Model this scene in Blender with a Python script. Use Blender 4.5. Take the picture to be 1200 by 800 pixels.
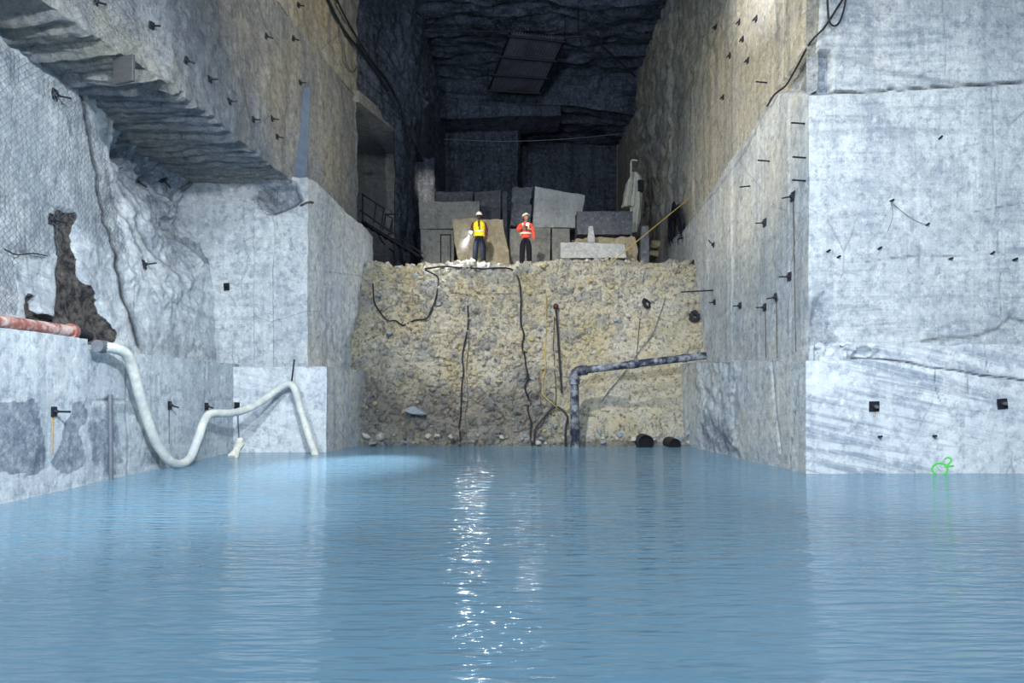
import bpy, bmesh, math, random
import numpy as np
from mathutils import Vector, Matrix, noise
from mathutils.bvhtree import BVHTree

for o in list(bpy.data.objects):
    bpy.data.objects.remove(o, do_unlink=True)
scene = bpy.context.scene
COL = scene.collection
rnd = random.Random(7)
PI = math.pi

# ------------------------------------------------------------------ camera
EYE = 1.65          # camera height above the water, metres
HZ = 460.0          # horizon row in the 1200x800 photograph
FPX = 800.0
cam = bpy.data.cameras.new('camera')
cam.lens = 24.0; cam.sensor_width = 36.0; cam.sensor_fit = 'HORIZONTAL'
cam.shift_y = 0.05
cam.clip_end = 200
cam_ob = bpy.data.objects.new('camera', cam); COL.objects.link(cam_ob)
cam_ob.location = (0, 0, EYE); cam_ob.rotation_euler = (PI/2, 0, 0)
scene.camera = cam_ob

# ------------------------------------------------------------------ world, lights, exposure
scene.view_settings.view_transform = 'Standard'
scene.view_settings.look = 'None'
scene.view_settings.gamma = 1.0
scene.view_settings.use_curve_mapping = False
scene.view_settings.exposure = 0.0
W = bpy.data.worlds.new('world'); scene.world = W; W.use_nodes = True
W.node_tree.nodes['Background'].inputs[0].default_value = (0.42, 0.64, 0.98, 1)
W.node_tree.nodes['Background'].inputs[1].default_value = 0.17

def aim(o, target):
    d = Vector(target) - Vector(o.location)
    o.rotation_euler = d.to_track_quat('-Z', 'Y').to_euler()
def lamp(name, typ, loc, target, energy, color, size=1.0, cone=60, blend=0.5, parent=None):
    l = bpy.data.lights.new(name, typ); l.energy = energy; l.color = color
    if typ == 'AREA': l.shape = 'DISK'; l.size = size
    else: l.shadow_soft_size = size
    if typ == 'SPOT': l.spot_size = math.radians(cone); l.spot_blend = blend
    o = bpy.data.objects.new(name, l); COL.objects.link(o); o.location = loc; aim(o, target)
    return o
COOL = (0.88, 0.96, 1.0); WARM = (1.0, 0.88, 0.64)
lamp('floodlight_left', 'SPOT', (-5.8, 4.0, 5.6), (0.0, 20, 3.2), 3500, COOL, 0.25, 95, 0.9)
lamp('floodlight_left_wall', 'SPOT', (1.5, 1.0, 8.6), (-8.8, 12.0, 3.2), 12000, COOL, 0.4, 62, 0.9)
lamp('floodlight_right_face', 'SPOT', (2.5, 1.5, 7.5), (9.0, 14.2, 3.8), 9600, COOL, 0.4, 66, 1.0)
lamp('fill_water', 'AREA', (0.0, 2.0, 13.0), (0.0, 7.5, 0.0), 1750, COOL, 6.0)  # unseen overhead fill, added to brighten the near water
lamp('floodlight_warm_right', 'SPOT', (-4.6, 9.0, 9.2), (6.3, 18.0, 9.2), 8000, WARM, 0.3, 40, 0.9)
lamp('floodlight_warm_left', 'SPOT', (4.6, 8.0, 9.0), (-6.0, 19.5, 11.4), 6500, WARM, 0.3, 34, 0.9)
lamp('floodlight_bank', 'SPOT', (-3.0, 11.0, 13.0), (0.6, 23.0, 4.2), 8200, (1.0, 0.94, 0.82), 0.35, 46, 0.8)
lamp('fill_tunnel_corner', 'SPOT', (3.5, 12.0, 12.5), (-3.9, 31.0, 10.9), 26000, WARM, 0.1, 6, 1.0)  # unseen narrow spot, added to light one patch of tunnel wall
lamp('fill_tunnel', 'SPOT', (0.5, 14.0, 12.6), (0.6, 33.0, 17.5), 1800, (0.75, 0.87, 1.0), 0.3, 50, 1.0)  # unseen dim fill, added to lift the tunnel roof
lamp('floodlight_right_high', 'SPOT', (-1.5, 8.5, 8.5), (6.3, 17.2, 12.2), 15000, (1.0, 0.98, 0.95), 0.1, 18, 1.0)

# ------------------------------------------------------------------ helpers
def lin(r, g, b):
    f = lambda c: (c/255/12.92) if c/255 <= 0.04045 else ((c/255+0.055)/1.055)**2.4
    return (f(r), f(g), f(b), 1.0)
def px(x, y, d):
    return Vector(((x-600)*d/FPX, d, EYE + (HZ-y)*d/FPX))
def proj(P):
    d = np.maximum(P[:, 1], 0.3)
    return 600 + P[:, 0]*FPX/d, HZ - (P[:, 2]-EYE)*FPX/d
def fbm(p, oct=4): return noise.fractal(p, 1.0, 2.0, oct)
def tagv(o, label=None, cat=None, group=None, kind=None):
    if label: o['label'] = label
    if cat: o['category'] = cat
    if group: o['group'] = group
    if kind: o['kind'] = kind
    return o
def thing(name, label, cat, loc=(0, 0, 0), rot=(0, 0, 0), group=None):
    o = bpy.data.objects.new(name, None); COL.objects.link(o)
    o.location = loc; o.rotation_euler = rot; o.empty_display_size = 0.2
    return tagv(o, label, cat, group)
def link_mesh(name, me, mat, parent=None):
    o = bpy.data.objects.new(name, me); COL.objects.link(o)
    if mat is not None: me.materials.append(mat)
    if parent is not None: o.parent = parent
    return o
def finish(bm, name, mat, parent=None, smooth=False, angle=35):
    me = bpy.data.meshes.new(name)
    bmesh.ops.recalc_face_normals(bm, faces=bm.faces)
    if smooth:
        for f in bm.faces: f.smooth = True
        for e in bm.edges:
            if len(e.link_faces) == 2 and e.calc_face_angle(0) > math.radians(angle): e.smooth = False
    bm.to_mesh(me); bm.free()
    return link_mesh(name, me, mat, parent)

def loft(name, mat, rings, rres, sres, disp=None, paint=None, parent=None, smooth=True, angle=40):
    """closed rings of corner points, lofted and subdivided; disp(list of Vector, normals)->offset array; paint(P)->(n,3)"""
    def sample(ring):
        out = []; k = len(ring)
        for i in range(k):
            a, b = ring[i], ring[(i+1) % k]
            n = rres[i]
            for j in range(n): out.append(a.lerp(b, j/n))
        return out
    rows = []
    R = [[Vector(p) for p in r] for r in rings]
    for i in range(len(R)-1):
        for j in range(sres[i]):
            t = j/sres[i]
            rows.append(sample([a.lerp(b, t) for a, b in zip(R[i], R[i+1])]))
    rows.append(sample(R[-1]))
    n = len(rows[0]); verts = [v for r in rows for v in r]; faces = []
    for i in range(len(rows)-1):
        for j in range(n):
            j2 = (j+1) % n
            faces.append((i*n+j, i*n+j2, (i+1)*n+j2, (i+1)*n+j))
    faces.append(tuple(range(n))); faces.append(tuple((len(rows)-1)*n+j for j in range(n)))
    me = bpy.data.meshes.new(name); me.from_pydata([tuple(v) for v in verts], [], faces)
    bm = bmesh.new(); bm.from_mesh(me)
    bmesh.ops.recalc_face_normals(bm, faces=bm.faces)
    big = [f for f in bm.faces if len(f.verts) > 4]
    bmesh.ops.triangulate(bm, faces=big)
    bm.to_mesh(me); bm.free()
    nv = len(me.vertices)
    P = np.empty(nv*3, np.float32); me.vertices.foreach_get('co', P); P = P.reshape(-1, 3).copy()
    N = np.empty(nv*3, np.float32); me.vertex_normals.foreach_get('vector', N); N = N.reshape(-1, 3)
    P0 = P.copy()
    if disp is not None:
        a = disp(P, N)
        P = P + N*np.asarray(a, np.float32)[:, None]
        me.vertices.foreach_set('co', P.astype(np.float32).ravel()); me.update()
    if paint is not None:
        c = paint(P0)
        at = me.color_attributes.new('mask', 'FLOAT_COLOR', 'POINT')
        full = np.ones((nv, 4), np.float32); full[:, :3] = c
        at.data.foreach_set('color', full.ravel())
    bm = bmesh.new(); bm.from_mesh(me)
    for f in bm.faces: f.smooth = smooth
    if smooth:
        for e in bm.edges:
            if len(e.link_faces) == 2 and e.calc_face_angle(0) > math.radians(angle): e.smooth = False
    bm.to_mesh(me); bm.free()
    return link_mesh(name, me, mat, parent)

def fb(P, s, oct=4, seed=0.0, stretch=(1, 1, 1)):
    return np.array([noise.fractal(Vector((p[0]*s*stretch[0]+seed, p[1]*s*stretch[1], p[2]*s*stretch[2])), 1.0, 2.0, oct) for p in P], np.float32)
def vor(P, s, seed=0.0):
    """d1, gap to second cell, random per cell"""
    out = np.empty((len(P), 3), np.float32)
    for i, p in enumerate(P):
        d, pts = noise.voronoi(Vector((p[0]*s+seed, p[1]*s, p[2]*s)))
        q = pts[0]
        out[i] = (d[0], d[1]-d[0], (math.sin(q.x*127.1+q.y*311.7+q.z*74.7)*43758.5453) % 1.0)
    return out
def inpoly(X, Y, poly):
    r = np.zeros(len(X), bool); n = len(poly); j = n-1
    for i in range(n):
        xi, yi = poly[i]; xj, yj = poly[j]
        c = ((yi > Y) != (yj > Y)) & (X < (xj-xi)*(Y-yi)/((yj-yi) if yj != yi else 1e-9)+xi)
        r ^= c; j = i
    return r
def segdist(X, Y, line):
    best = np.full(len(X), 1e9)
    for (x0, y0), (x1, y1) in zip(line[:-1], line[1:]):
        dx, dy = x1-x0, y1-y0; L = dx*dx+dy*dy+1e-9
        t = np.clip(((X-x0)*dx+(Y-y0)*dy)/L, 0, 1)
        best = np.minimum(best, np.hypot(X-x0-t*dx, Y-y0-t*dy))
    return best
def polysoft(X, Y, poly, soft):
    d = segdist(X, Y, list(poly)+[poly[0]]); ins = inpoly(X, Y, poly)
    return np.clip(0.5+np.where(ins, d, -d)/(2*soft), 0, 1)

# ------------------------------------------------------------------ materials
class NT:
    def __init__(s, name):
        s.m = bpy.data.materials.new(name); s.m.use_nodes = True
        s.t = s.m.node_tree; s.b = s.t.nodes['Principled BSDF']
    def n(s, typ, ins=None, **kw):
        nd = s.t.nodes.new(typ)
        for k, v in kw.items(): setattr(nd, k, v)
        for k, v in (ins or {}).items(): s.set(nd.inputs[k], v)
        return nd
    def set(s, sock, v):
        if isinstance(v, bpy.types.NodeSocket): s.t.links.new(v, sock)
        else: sock.default_value = v
    def ramp(s, fac, stops, interp='LINEAR'):
        r = s.t.nodes.new('ShaderNodeValToRGB'); r.color_ramp.interpolation = interp
        e = r.color_ramp.elements
        while len(e) < len(stops): e.new(0.5)
        for el, (p, c) in zip(e, stops):
            el.position = p; el.color = c if len(c) == 4 else (*c, 1)
        s.set(r.inputs[0], fac); return r.outputs[0]
    def mix(s, fac, a, b, blend='MIX'):
        m = s.t.nodes.new('ShaderNodeMix'); m.data_type = 'RGBA'; m.blend_type = blend
        s.set(m.inputs[0], fac); s.set(m.inputs[6], a); s.set(m.inputs[7], b); return m.outputs[2]
    def math(s, op, a, b=0.0, clamp=False):
        m = s.t.nodes.new('ShaderNodeMath'); m.operation = op; m.use_clamp = clamp
        s.set(m.inputs[0], a); s.set(m.inputs[1], b); return m.outputs[0]
    def co(s, scale=(1, 1, 1), rot=(0, 0, 0)):
        tc = s.n('ShaderNodeTexCoord'); mp = s.n('ShaderNodeMapping')
        mp.inputs['Rotation'].default_value = rot
        s.t.links.new(tc.outputs['Object'], mp.inputs[0])
        m2 = s.n('ShaderNodeMapping', {'Vector': mp.outputs[0]}); m2.inputs['Scale'].default_value = scale; return m2.outputs[0]
    def noise(s, co, scale, detail=6, rough=0.6, dist=0.0):
        nd = s.n('ShaderNodeTexNoise', {'Vector': co, 'Scale': scale, 'Detail': detail, 'Roughness': rough, 'Distortion': dist})
        return nd.outputs[0]
    def bump(s, h, dist, strength=1.0, prev=None):
        b = s.n('ShaderNodeBump', {'Height': h, 'Distance': dist, 'Strength': strength})
        if prev is not None: s.t.links.new(prev, b.inputs['Normal'])
        return b.outputs[0]
G = lambda v: (v, v, v, 1)

def marble(name, base, dark, veinrot=(0.12, 0, 0), vein=0.5, streak=0.35, rough_bump=0.012, warm=None, speck=0.5, cracks=0.4, blotch=0.5):
    """quarry marble: blotches, slanting grey veins, vertical saw streaks, hairline cracks, painted mask (dark, damp and shade, dust)"""
    k = NT(name)
    c0 = k.co()
    big = k.noise(c0, 0.5, 8, 0.62, 0.8)
    col = k.mix(k.ramp(big, [(0.38, G(0)), (0.68, G(blotch))]), base, dark)
    if warm:
        wn = k.noise(c0, 0.33, 5, 0.6, 0.5)
        col = k.mix(k.ramp(wn, [(0.42, G(0)), (0.62, G(1))]), col, warm)
    vn = k.noise(k.co((0.30, 0.30, 5.0), veinrot), 1.0, 9, 0.70, 0.5)
    vs = k.ramp(vn, [(0.47, G(0)), (0.60, G(1)), (0.68, G(0.3))])
    reg = k.ramp(k.noise(c0, 0.22, 3), [(0.42, G(0.15)), (0.62, G(1))])
    col = k.mix(k.math('MULTIPLY', k.math('MULTIPLY', vs, reg), vein), col, dark)
    st = k.noise(k.co((2.6, 2.6, 0.10)), 1.0, 7, 0.7)
    col = k.mix(k.ramp(st, [(0.48, G(0)), (0.72, G(streak))]), col, dark)
    st2 = k.noise(k.co((1.1, 1.1, 0.05)), 2.0, 5, 0.7)
    col = k.mix(k.ramp(st2, [(0.52, G(0)), (0.75, G(0.5))]), col, tuple(min(0.85, c*1.3) for c in base[:3])+(1,))
    sp = k.noise(c0, 28, 4, 0.75)
    col = k.mix(k.ramp(sp, [(0.30, G(speck)), (0.47, G(0))]), col, dark)
    fine = k.noise(c0, 5, 9, 0.75)
    col = k.mix(k.ramp(fine, [(0.34, G(0.75)), (0.52, G(0))]), col, dark)
    fl = k.noise(c0, 6.5, 9, 0.75)
    col = k.mix(k.ramp(fl, [(0.52, G(0)), (0.70, G(0.7))]), col, tuple(min(0.88, c*(1.35 if base[0] > 0.3 else 2.0)) for c in base[:3])+(1,))
    wob = k.mix(0.12, c0, k.n('ShaderNodeTexNoise', {'Vector': c0, 'Scale': 1.3, 'Detail': 5}).outputs[1])
    vo = k.n('ShaderNodeTexVoronoi', {'Vector': wob, 'Scale': 0.55}, feature='DISTANCE_TO_EDGE')
    ck = k.math('MULTIPLY', k.ramp(vo.outputs[0], [(0.0, G(1)), (0.012, G(0))]), k.ramp(k.noise(c0, 0.6, 2), [(0.5, G(0)), (0.6, G(cracks))]))
    col = k.mix(ck, col, lin(60, 66, 80))
    at = k.n('ShaderNodeAttribute', attribute_name='mask')
    sep = k.n('ShaderNodeSeparateColor', {'Color': at.outputs['Color']})
    nz = k.math('SUBTRACT', k.noise(c0, 2.6, 9, 0.72), 0.5)
    mr = k.ramp(k.math('ADD', sep.outputs[0], k.math('MULTIPLY', nz, 1.1)), [(0.42, G(0)), (0.55, G(1))])
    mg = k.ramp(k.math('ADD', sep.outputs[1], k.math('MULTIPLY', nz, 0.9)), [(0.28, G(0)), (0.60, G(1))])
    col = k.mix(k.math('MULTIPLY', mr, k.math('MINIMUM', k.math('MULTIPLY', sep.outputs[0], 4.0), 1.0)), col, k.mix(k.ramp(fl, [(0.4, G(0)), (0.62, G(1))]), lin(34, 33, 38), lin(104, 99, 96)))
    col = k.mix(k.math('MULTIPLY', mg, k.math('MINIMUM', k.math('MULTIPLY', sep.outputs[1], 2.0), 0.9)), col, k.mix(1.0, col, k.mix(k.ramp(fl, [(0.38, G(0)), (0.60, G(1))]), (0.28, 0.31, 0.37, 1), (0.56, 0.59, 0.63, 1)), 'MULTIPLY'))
    col = k.mix(k.math('MULTIPLY', sep.outputs[2], 0.9), col, lin(18, 20, 26))
    k.set(k.b.inputs['Base Color'], col)
    k.set(k.b.inputs['Roughness'], 0.85)
    k.set(k.b.inputs['Specular IOR Level'], 0.25)
    b = k.bump(k.noise(c0, 5, 12, 0.74), rough_bump*4, 1.0)
    b = k.bump(k.noise(c0, 24, 8, 0.75), rough_bump*1.6, 1.0, b)
    b = k.bump(k.noise(k.co((9, 9, 0.5)), 1.0, 6, 0.7), rough_bump*2.0, 0.8, b)
    k.set(k.b.inputs['Normal'], b)
    return k.m

M = {}
M['marble'] = marble('marble_pale', lin(214, 219, 222), lin(112, 126, 146))
M['marble_face'] = marble('marble_cut_face', lin(217, 222, 226), lin(126, 138, 156), veinrot=(0, -0.2, 0), vein=0.85, streak=0.12, rough_bump=0.006, speck=0.25, blotch=0.35)
M['marble_side'] = marble('marble_side', lin(204, 209, 212), lin(116, 126, 142), vein=0.25, streak=0.6, rough_bump=0.012, warm=lin(198, 196, 188), speck=0.6)
M['marble_side_warm'] = marble('marble_side_warm', lin(200, 198, 190), lin(104, 108, 114), vein=0.25, streak=0.85, rough_bump=0.016, warm=lin(198, 190, 166), speck=0.8)
M['marble_grey'] = marble('marble_grey_stucco', lin(166, 170, 176), lin(90, 98, 112), vein=0.25, streak=0.6, rough_bump=0.028, speck=0.9, warm=lin(172, 168, 156))
M['marble_warm'] = marble('marble_warm', lin(172, 172, 168), lin(100, 102, 106), vein=0.25, streak=0.8, rough_bump=0.018, speck=0.8, warm=lin(176, 166, 142))
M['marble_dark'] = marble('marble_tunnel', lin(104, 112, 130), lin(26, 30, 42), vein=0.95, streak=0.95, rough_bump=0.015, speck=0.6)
M['marble_bench'] = marble('marble_bench', lin(204, 210, 214), lin(112, 126, 146), vein=0.3, streak=0.5, rough_bump=0.008, speck=0.35)
M['block'] = marble('marble_block', lin(168, 166, 160), lin(104, 108, 116), vein=0.3, streak=0.2, rough_bump=0.02, speck=0.7)
M['block_beige'] = marble('marble_block_beige', lin(186, 174, 148), lin(126, 118, 104), vein=0.2, streak=0.2, rough_bump=0.02, speck=0.5)
M['block_dark'] = marble('marble_block_dark', lin(120, 122, 130), lin(70, 74, 86), vein=0.3, streak=0.25, rough_bump=0.02, speck=0.7)
M['block_white'] = marble('marble_block_white', lin(206, 208, 208), lin(150, 152, 156), vein=0.2, streak=0.1, rough_bump=0.02, speck=0.4)

def plain(name, color, rough=0.6, metal=0.0, var=0.25, scale=12, bump=0.003, dust=None, dustamt=0.5, spec=0.4):
    k = NT(name); c0 = k.co()
    n = k.noise(c0, scale, 6, 0.65)
    d = tuple(c*(1-var) for c in color[:3])+(1,)
    col = k.mix(k.ramp(n, [(0.35, G(0)), (0.65, G(1))]), d, color)
    if dust:
        n2 = k.noise(c0, scale*0.4, 7, 0.7)
        col = k.mix(k.ramp(n2, [(0.46, G(0)), (0.60, G(dustamt))]), col, dust)
    k.set(k.b.inputs['Base Color'], col); k.set(k.b.inputs['Roughness'], rough); k.set(k.b.inputs['Metallic'], metal)
    k.set(k.b.inputs['Specular IOR Level'], spec)
    k.set(k.b.inputs['Normal'], k.bump(n, bump, 0.6))
    return k.m
M['steel_black'] = plain('black_steel', lin(34, 36, 46), 0.6, 0.2)
M['steel_grey'] = plain('grey_steel', lin(120, 126, 136), 0.55, 0.4)
M['rust'] = plain('rust_stain', lin(92, 84, 78), 0.9)
M['ochre'] = plain('ochre_stain', lin(186, 152, 84), 0.9)
M['rope_yellow'] = plain('yellow_rope', lin(190, 166, 80), 0.8)
M['cable'] = plain('black_cable', lin(32, 36, 48), 0.6)
M['cable_grey'] = plain('grey_cable', lin(92, 98, 108), 0.7)
M['hose'] = plain('pale_hose', lin(222, 222, 214), 0.55, dust=lin(176, 182, 188), dustamt=0.8, scale=5)
M['pipe_black'] = plain('dark_pipe', lin(40, 48, 68), 0.45, dust=lin(190, 196, 204), dustamt=0.5, scale=7)
M['pipe_red'] = plain('rusty_red_pipe', lin(150, 92, 84), 0.7, dust=lin(216, 204, 200), dustamt=0.7, scale=9)
M['void'] = plain('pipe_inside_shade', lin(12, 14, 20), 0.9)
M['green_paint'] = plain('green_spray_paint', lin(96, 208, 96), 0.7, var=0.1)
M['sheet'] = plain('white_sheet', lin(226, 224, 212), 0.8)
M['corrugated'] = plain('corrugated_metal', lin(120, 120, 136), 0.6, 0.1, dust=lin(80, 80, 94), dustamt=0.8, scale=2)
M['plate'] = plain('grey_plate', lin(80, 80, 82), 0.7, 0.2)

# rubble of the bank
def rubble_mat():
    k = NT('rubble'); c0 = k.co()
    n = k.noise(c0, 0.7, 6, 0.65, 0.5)
    col = k.mix(k.ramp(n, [(0.38, G(0)), (0.62, G(1))]), lin(214, 211, 202), lin(206, 196, 166))
    f = k.noise(c0, 7, 9, 0.75)
    col = k.mix(k.ramp(f, [(0.36, G(0.95)), (0.50, G(0))]), col, lin(92, 90, 88))
    f2 = k.noise(c0, 11, 6, 0.7)
    col = k.mix(k.ramp(f2, [(0.54, G(0)), (0.68, G(0.8))]), col, lin(220, 216, 204))
    at = k.n('ShaderNodeAttribute', attribute_name='mask')
    sep = k.n('ShaderNodeSeparateColor', {'Color': at.outputs['Color']})
    col = k.mix(k.math('MULTIPLY', sep.outputs[0], 0.55), col, lin(150, 158, 168))       # bluish marble stones
    col = k.mix(k.math('MULTIPLY', sep.outputs[1], 0.75), col, lin(96, 98, 106))        # damp foot of the bank
    col = k.mix(k.math('MULTIPLY', sep.outputs[2], 0.9), col, lin(58, 58, 62))          # shade painted into the gaps between stones
    k.set(k.b.inputs['Base Color'], col); k.set(k.b.inputs['Roughness'], 0.92); k.set(k.b.inputs['Specular IOR Level'], 0.15)
    b = k.bump(k.noise(c0, 9, 12, 0.78), 0.15, 1.0)
    vv = k.n('ShaderNodeTexVoronoi', {'Vector': c0, 'Scale': 17.0})
    b = k.bump(vv.outputs[0], 0.03, 0.8, b)
    k.set(k.b.inputs['Normal'], b)
    return k.m
M['rubble'] = rubble_mat()
def stone_mat(name, c):
    k = NT(name); c0 = k.co()
    f = k.noise(c0, 6, 9, 0.7)
    col = k.mix(k.ramp(f, [(0.35, G(0.8)), (0.55, G(0))]), c, tuple(x*0.5 for x in c[:3])+(1,))
    k.set(k.b.inputs['Base Color'], col); k.set(k.b.inputs['Roughness'], 0.9); k.set(k.b.inputs['Specular IOR Level'], 0.2)
    k.set(k.b.inputs['Normal'], k.bump(k.noise(c0, 14, 8, 0.7), 0.03, 0.7))
    return k.m
M['stone_pale'] = stone_mat('stone_pale', lin(196, 194, 186))
M['stone_beige'] = stone_mat('stone_beige', lin(186, 174, 142))
M['stone_blue'] = stone_mat('stone_bluish', lin(150, 160, 172))

def water_mat():
    k = NT('milky_blue_water')
    tc = k.n('ShaderNodeTexCoord')
    def wv(scale, stretch, detail, dist):
        mp = k.n('ShaderNodeMapping'); mp.inputs['Scale'].default_value = stretch; mp.inputs['Rotation'].default_value = (0, 0, 0.10)
        k.t.links.new(tc.outputs['Object'], mp.inputs[0])
        return k.noise(mp.outputs[0], scale, detail, 0.5, dist)
    h = k.math('ADD', k.math('MULTIPLY', wv(6.0, (0.24, 1.35, 1), 2, 0.3), 1.0), k.math('MULTIPLY', wv(13, (0.3, 1.3, 1), 1, 0.3), 0.3))
    k.set(k.b.inputs['Normal'], k.bump(h, 0.052, 1.0))
    k.set(k.b.inputs['Base Color'], lin(108, 146, 170))
    k.set(k.b.inputs['Roughness'], 0.075); k.set(k.b.inputs['IOR'], 1.33); k.set(k.b.inputs['Specular IOR Level'], 0.5)
    return k.m
M['water'] = water_mat()
# ================================================================== the setting
STRUCT = []
def struct(o): o['kind'] = 'structure'; STRUCT.append(o); return o

def wall_disp(amp=0.03, big=0.06, steps=None, cracks=(), pits=(), seed=0.0, rough=()):
    """steps: (pixel column lines) saw-cut offsets are given as functions of P; cracks: (polyline, width px, depth)"""
    def f(P, N):
        a = fb(P, 0.45, 3, seed)*big + fb(P, 2.3, 4, seed+9)*amp
        X, Y = proj(P)
        if steps is not None: a = a + steps(P, X, Y)
        for line, w, d in cracks: a = a - d*np.exp(-(segdist(X, Y, line)/w)**2)
        for poly, soft, d in pits: a = a - d*polysoft(X, Y, poly, soft)
        for poly, soft, amp2, sc in rough: a = a + polysoft(X, Y, poly, soft)*amp2*fb(P, sc, 5, seed+31)
        return a
    return f
def wall_paint(dark=(), wet_shade=(), cracks=(), jitter=5.0, seed=0.0):
    def f(P):
        X, Y = proj(P)
        jx = fb(P, 1.6, 4, seed+3)*jitter; jy = fb(P, 1.6, 4, seed+57)*jitter
        c = np.zeros((len(P), 3), np.float32)
        for poly, soft, v in dark: c[:, 0] = np.maximum(c[:, 0], v*polysoft(X+jx, Y+jy, poly, soft))
        for poly, soft, v in wet_shade: c[:, 1] = np.maximum(c[:, 1], v*polysoft(X+jx, Y+jy, poly, soft))  # damp patches and painted shade share this channel
        for line, w, v in cracks: c[:, 2] = np.maximum(c[:, 2], v*np.exp(-(segdist(X+jx*0.15, Y+jy*0.15, line)/w)**2))
        return c
    return f
def ringz(pts, z): return [Vector((x, y, z(x, y) if callable(z) else z)) for x, y in pts]

# ---- left bench: the pale course just above the water
ck = [([(0, 466), (290, 467)], 1.2, 0.02)]
struct(loft('wall_left_lower_front', M['marble_bench'], [ringz([(-12, 3), (-7.58, 3), (-7.58, 12.2), (-12, 12.2)], -1.0), ringz([(-12, 3), (-7.58, 3), (-7.58, 12.2), (-12, 12.2)], 2.61)],
    [2, 150, 6, 2], [60], wall_disp(0.008, 0.02, cracks=ck),
    wall_paint(wet_shade=[([(-30, 470), (10, 478), (38, 466), (46, 520), (50, 545), (38, 556), (10, 552), (-30, 560)], 1.5, 1.0),
                    ([(88, 470), (98, 484), (98, 530), (92, 548), (72, 552), (60, 540), (74, 510)], 1.5, 0.9)],
               cracks=[([(0, 466), (103, 466)], 0.9, 0.45)], jitter=9)))
ck2 = [([(103, 468), (165, 469), (290, 467)], 0.9, 0.02), ([(148, 415), (148, 560)], 0.8, 0.02), ([(178, 412), (178, 545)], 0.7, 0.015), ([(241, 420), (241, 535)], 0.6, 0.01)]
struct(loft('wall_left_lower', M['marble_bench'], [ringz([(-12, 12.15), (-7.66, 12.15), (-7.72, 19.3), (-12, 19.3)], -1.0), ringz([(-12, 12.15), (-7.66, 12.15), (-7.72, 19.3), (-12, 19.3)], 2.45)],
    [2, 150, 4, 2], [70], wall_disp(0.012, 0.03, cracks=ck2, rough=[([(103, 470), (172, 472), (168, 540), (103, 560)], 4, 0.03, 1.5)]),
    wall_paint(wet_shade=[([(103, 474), (160, 474), (168, 490), (138, 486), (138, 530), (150, 540), (110, 548), (103, 540)], 3, 0.5), ([(120, 462), (136, 462), (140, 555), (118, 560)], 3, 0.6),
                    ([(165, 490), (180, 520), (200, 540), (210, 545), (190, 552), (165, 548)], 6, 0.5)],
               cracks=[(l, w*0.8, 0.5) for l, w, d in ck2] + [([(186, 438), (190, 436), (188, 448), (200, 455), (214, 457)], 0.6, 0.4)])))
# lower block of the pillar (face towards the camera + side)
pl = [(-12, 24.6), (-12, 18.9), (-5.14, 18.9), (-4.79, 21.3), (-4.6, 24.6)]
struct(loft('wall_left_lower_pillar', M['marble_face'], [ringz(pl, -1.0), ringz(pl, 2.36)], [2, 170, 50, 30, 2], [80],
    wall_disp(0.015, 0.03), wall_paint(cracks=[([(380, 440), (384, 530)], 0.6, 0.3)])))

# ---- left wall, above the bench
fissure = [(69, 246), (86, 250), (90, 300), (96, 330), (112, 350), (130, 402), (100, 402), (84, 376), (66, 392), (67, 340), (70, 300)]
cavity = [(150, 150), (205, 178), (240, 215), (300, 218), (268, 245), (240, 290), (215, 280), (200, 240), (175, 215), (150, 185)]
hole = [(32, 350), (40, 348), (44, 368), (66, 375), (66, 388), (32, 384)]
bigcrack = [(92, 108), (104, 150), (113, 190), (124, 240), (133, 290), (137, 320), (141, 350), (150, 380), (155, 405)]
cracksL = [(bigcrack, 3.0, 0.05), ([(148, 190), (160, 240), (180, 295), (205, 325)], 1.6, 0.04), ([(130, 200), (150, 250), (170, 300)], 1.6, 0.04),
           ([(20, 292), (40, 300), (52, 302)], 1.0, 0.02), ([(100, 120), (106, 150)], 1.2, .05), ([(72, 120), (85, 160)], 1.2, 0.05)]
def stepsL(P, X, Y):
    s = np.zeros(len(P), np.float32)
    s += 0.03*((X > 20) & (X < 69) & (Y > 300))             # smooth sawn panel by the fissure
    s += -0.25*np.clip((X-112)/40, 0, 1)*np.clip((330-Y)/120, 0, 1)
    s += 0.18*np.clip((Y-300)/60, 0, 1)*np.clip((X-110)/30, 0, 1)
    s += 0.06*((X > 272) & (X < 292))
    return s
def dispL(P, N):
    a = wall_disp(0.05, 0.10, stepsL, cracksL, [(fissure, 4, 0.14), (hole, 2, 0.15), (cavity, 14, 0.7)],
                  rough=[(cavity, 20, 0.35, 1.6), ([(110, 120), (240, 200), (250, 330), (200, 380), (130, 330)], 20, 0.16, 1.8)])(P, N)
    return np.where(N[:, 0] > 0.3, a, 0)
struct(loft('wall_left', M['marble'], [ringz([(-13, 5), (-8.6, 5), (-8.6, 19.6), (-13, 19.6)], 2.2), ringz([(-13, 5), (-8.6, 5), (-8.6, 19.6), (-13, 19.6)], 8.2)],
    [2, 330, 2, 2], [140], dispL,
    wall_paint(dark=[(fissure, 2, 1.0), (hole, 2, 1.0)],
               wet_shade=[([(160, 160), (232, 205), (275, 222), (240, 236), (215, 262), (196, 225)], 12, 1.0), ([(235, 278), (253, 285), (253, 310), (236, 305)], 3, 0.9), ([(120, 130), (200, 180), (260, 230), (240, 320), (215, 330), (170, 290), (140, 230)], 16, 0.45), (([(150, 395), (290, 410), (290, 425), (150, 415)]), 6, 0.4)],  # cavity shade under the overhang is painted in, beside a grey stain
               cracks=[(bigcrack, 3.2, 1.0)] + [(l, w*1.0, 0.6) for l, w, d in cracksL[1:]], jitter=7)))

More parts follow.
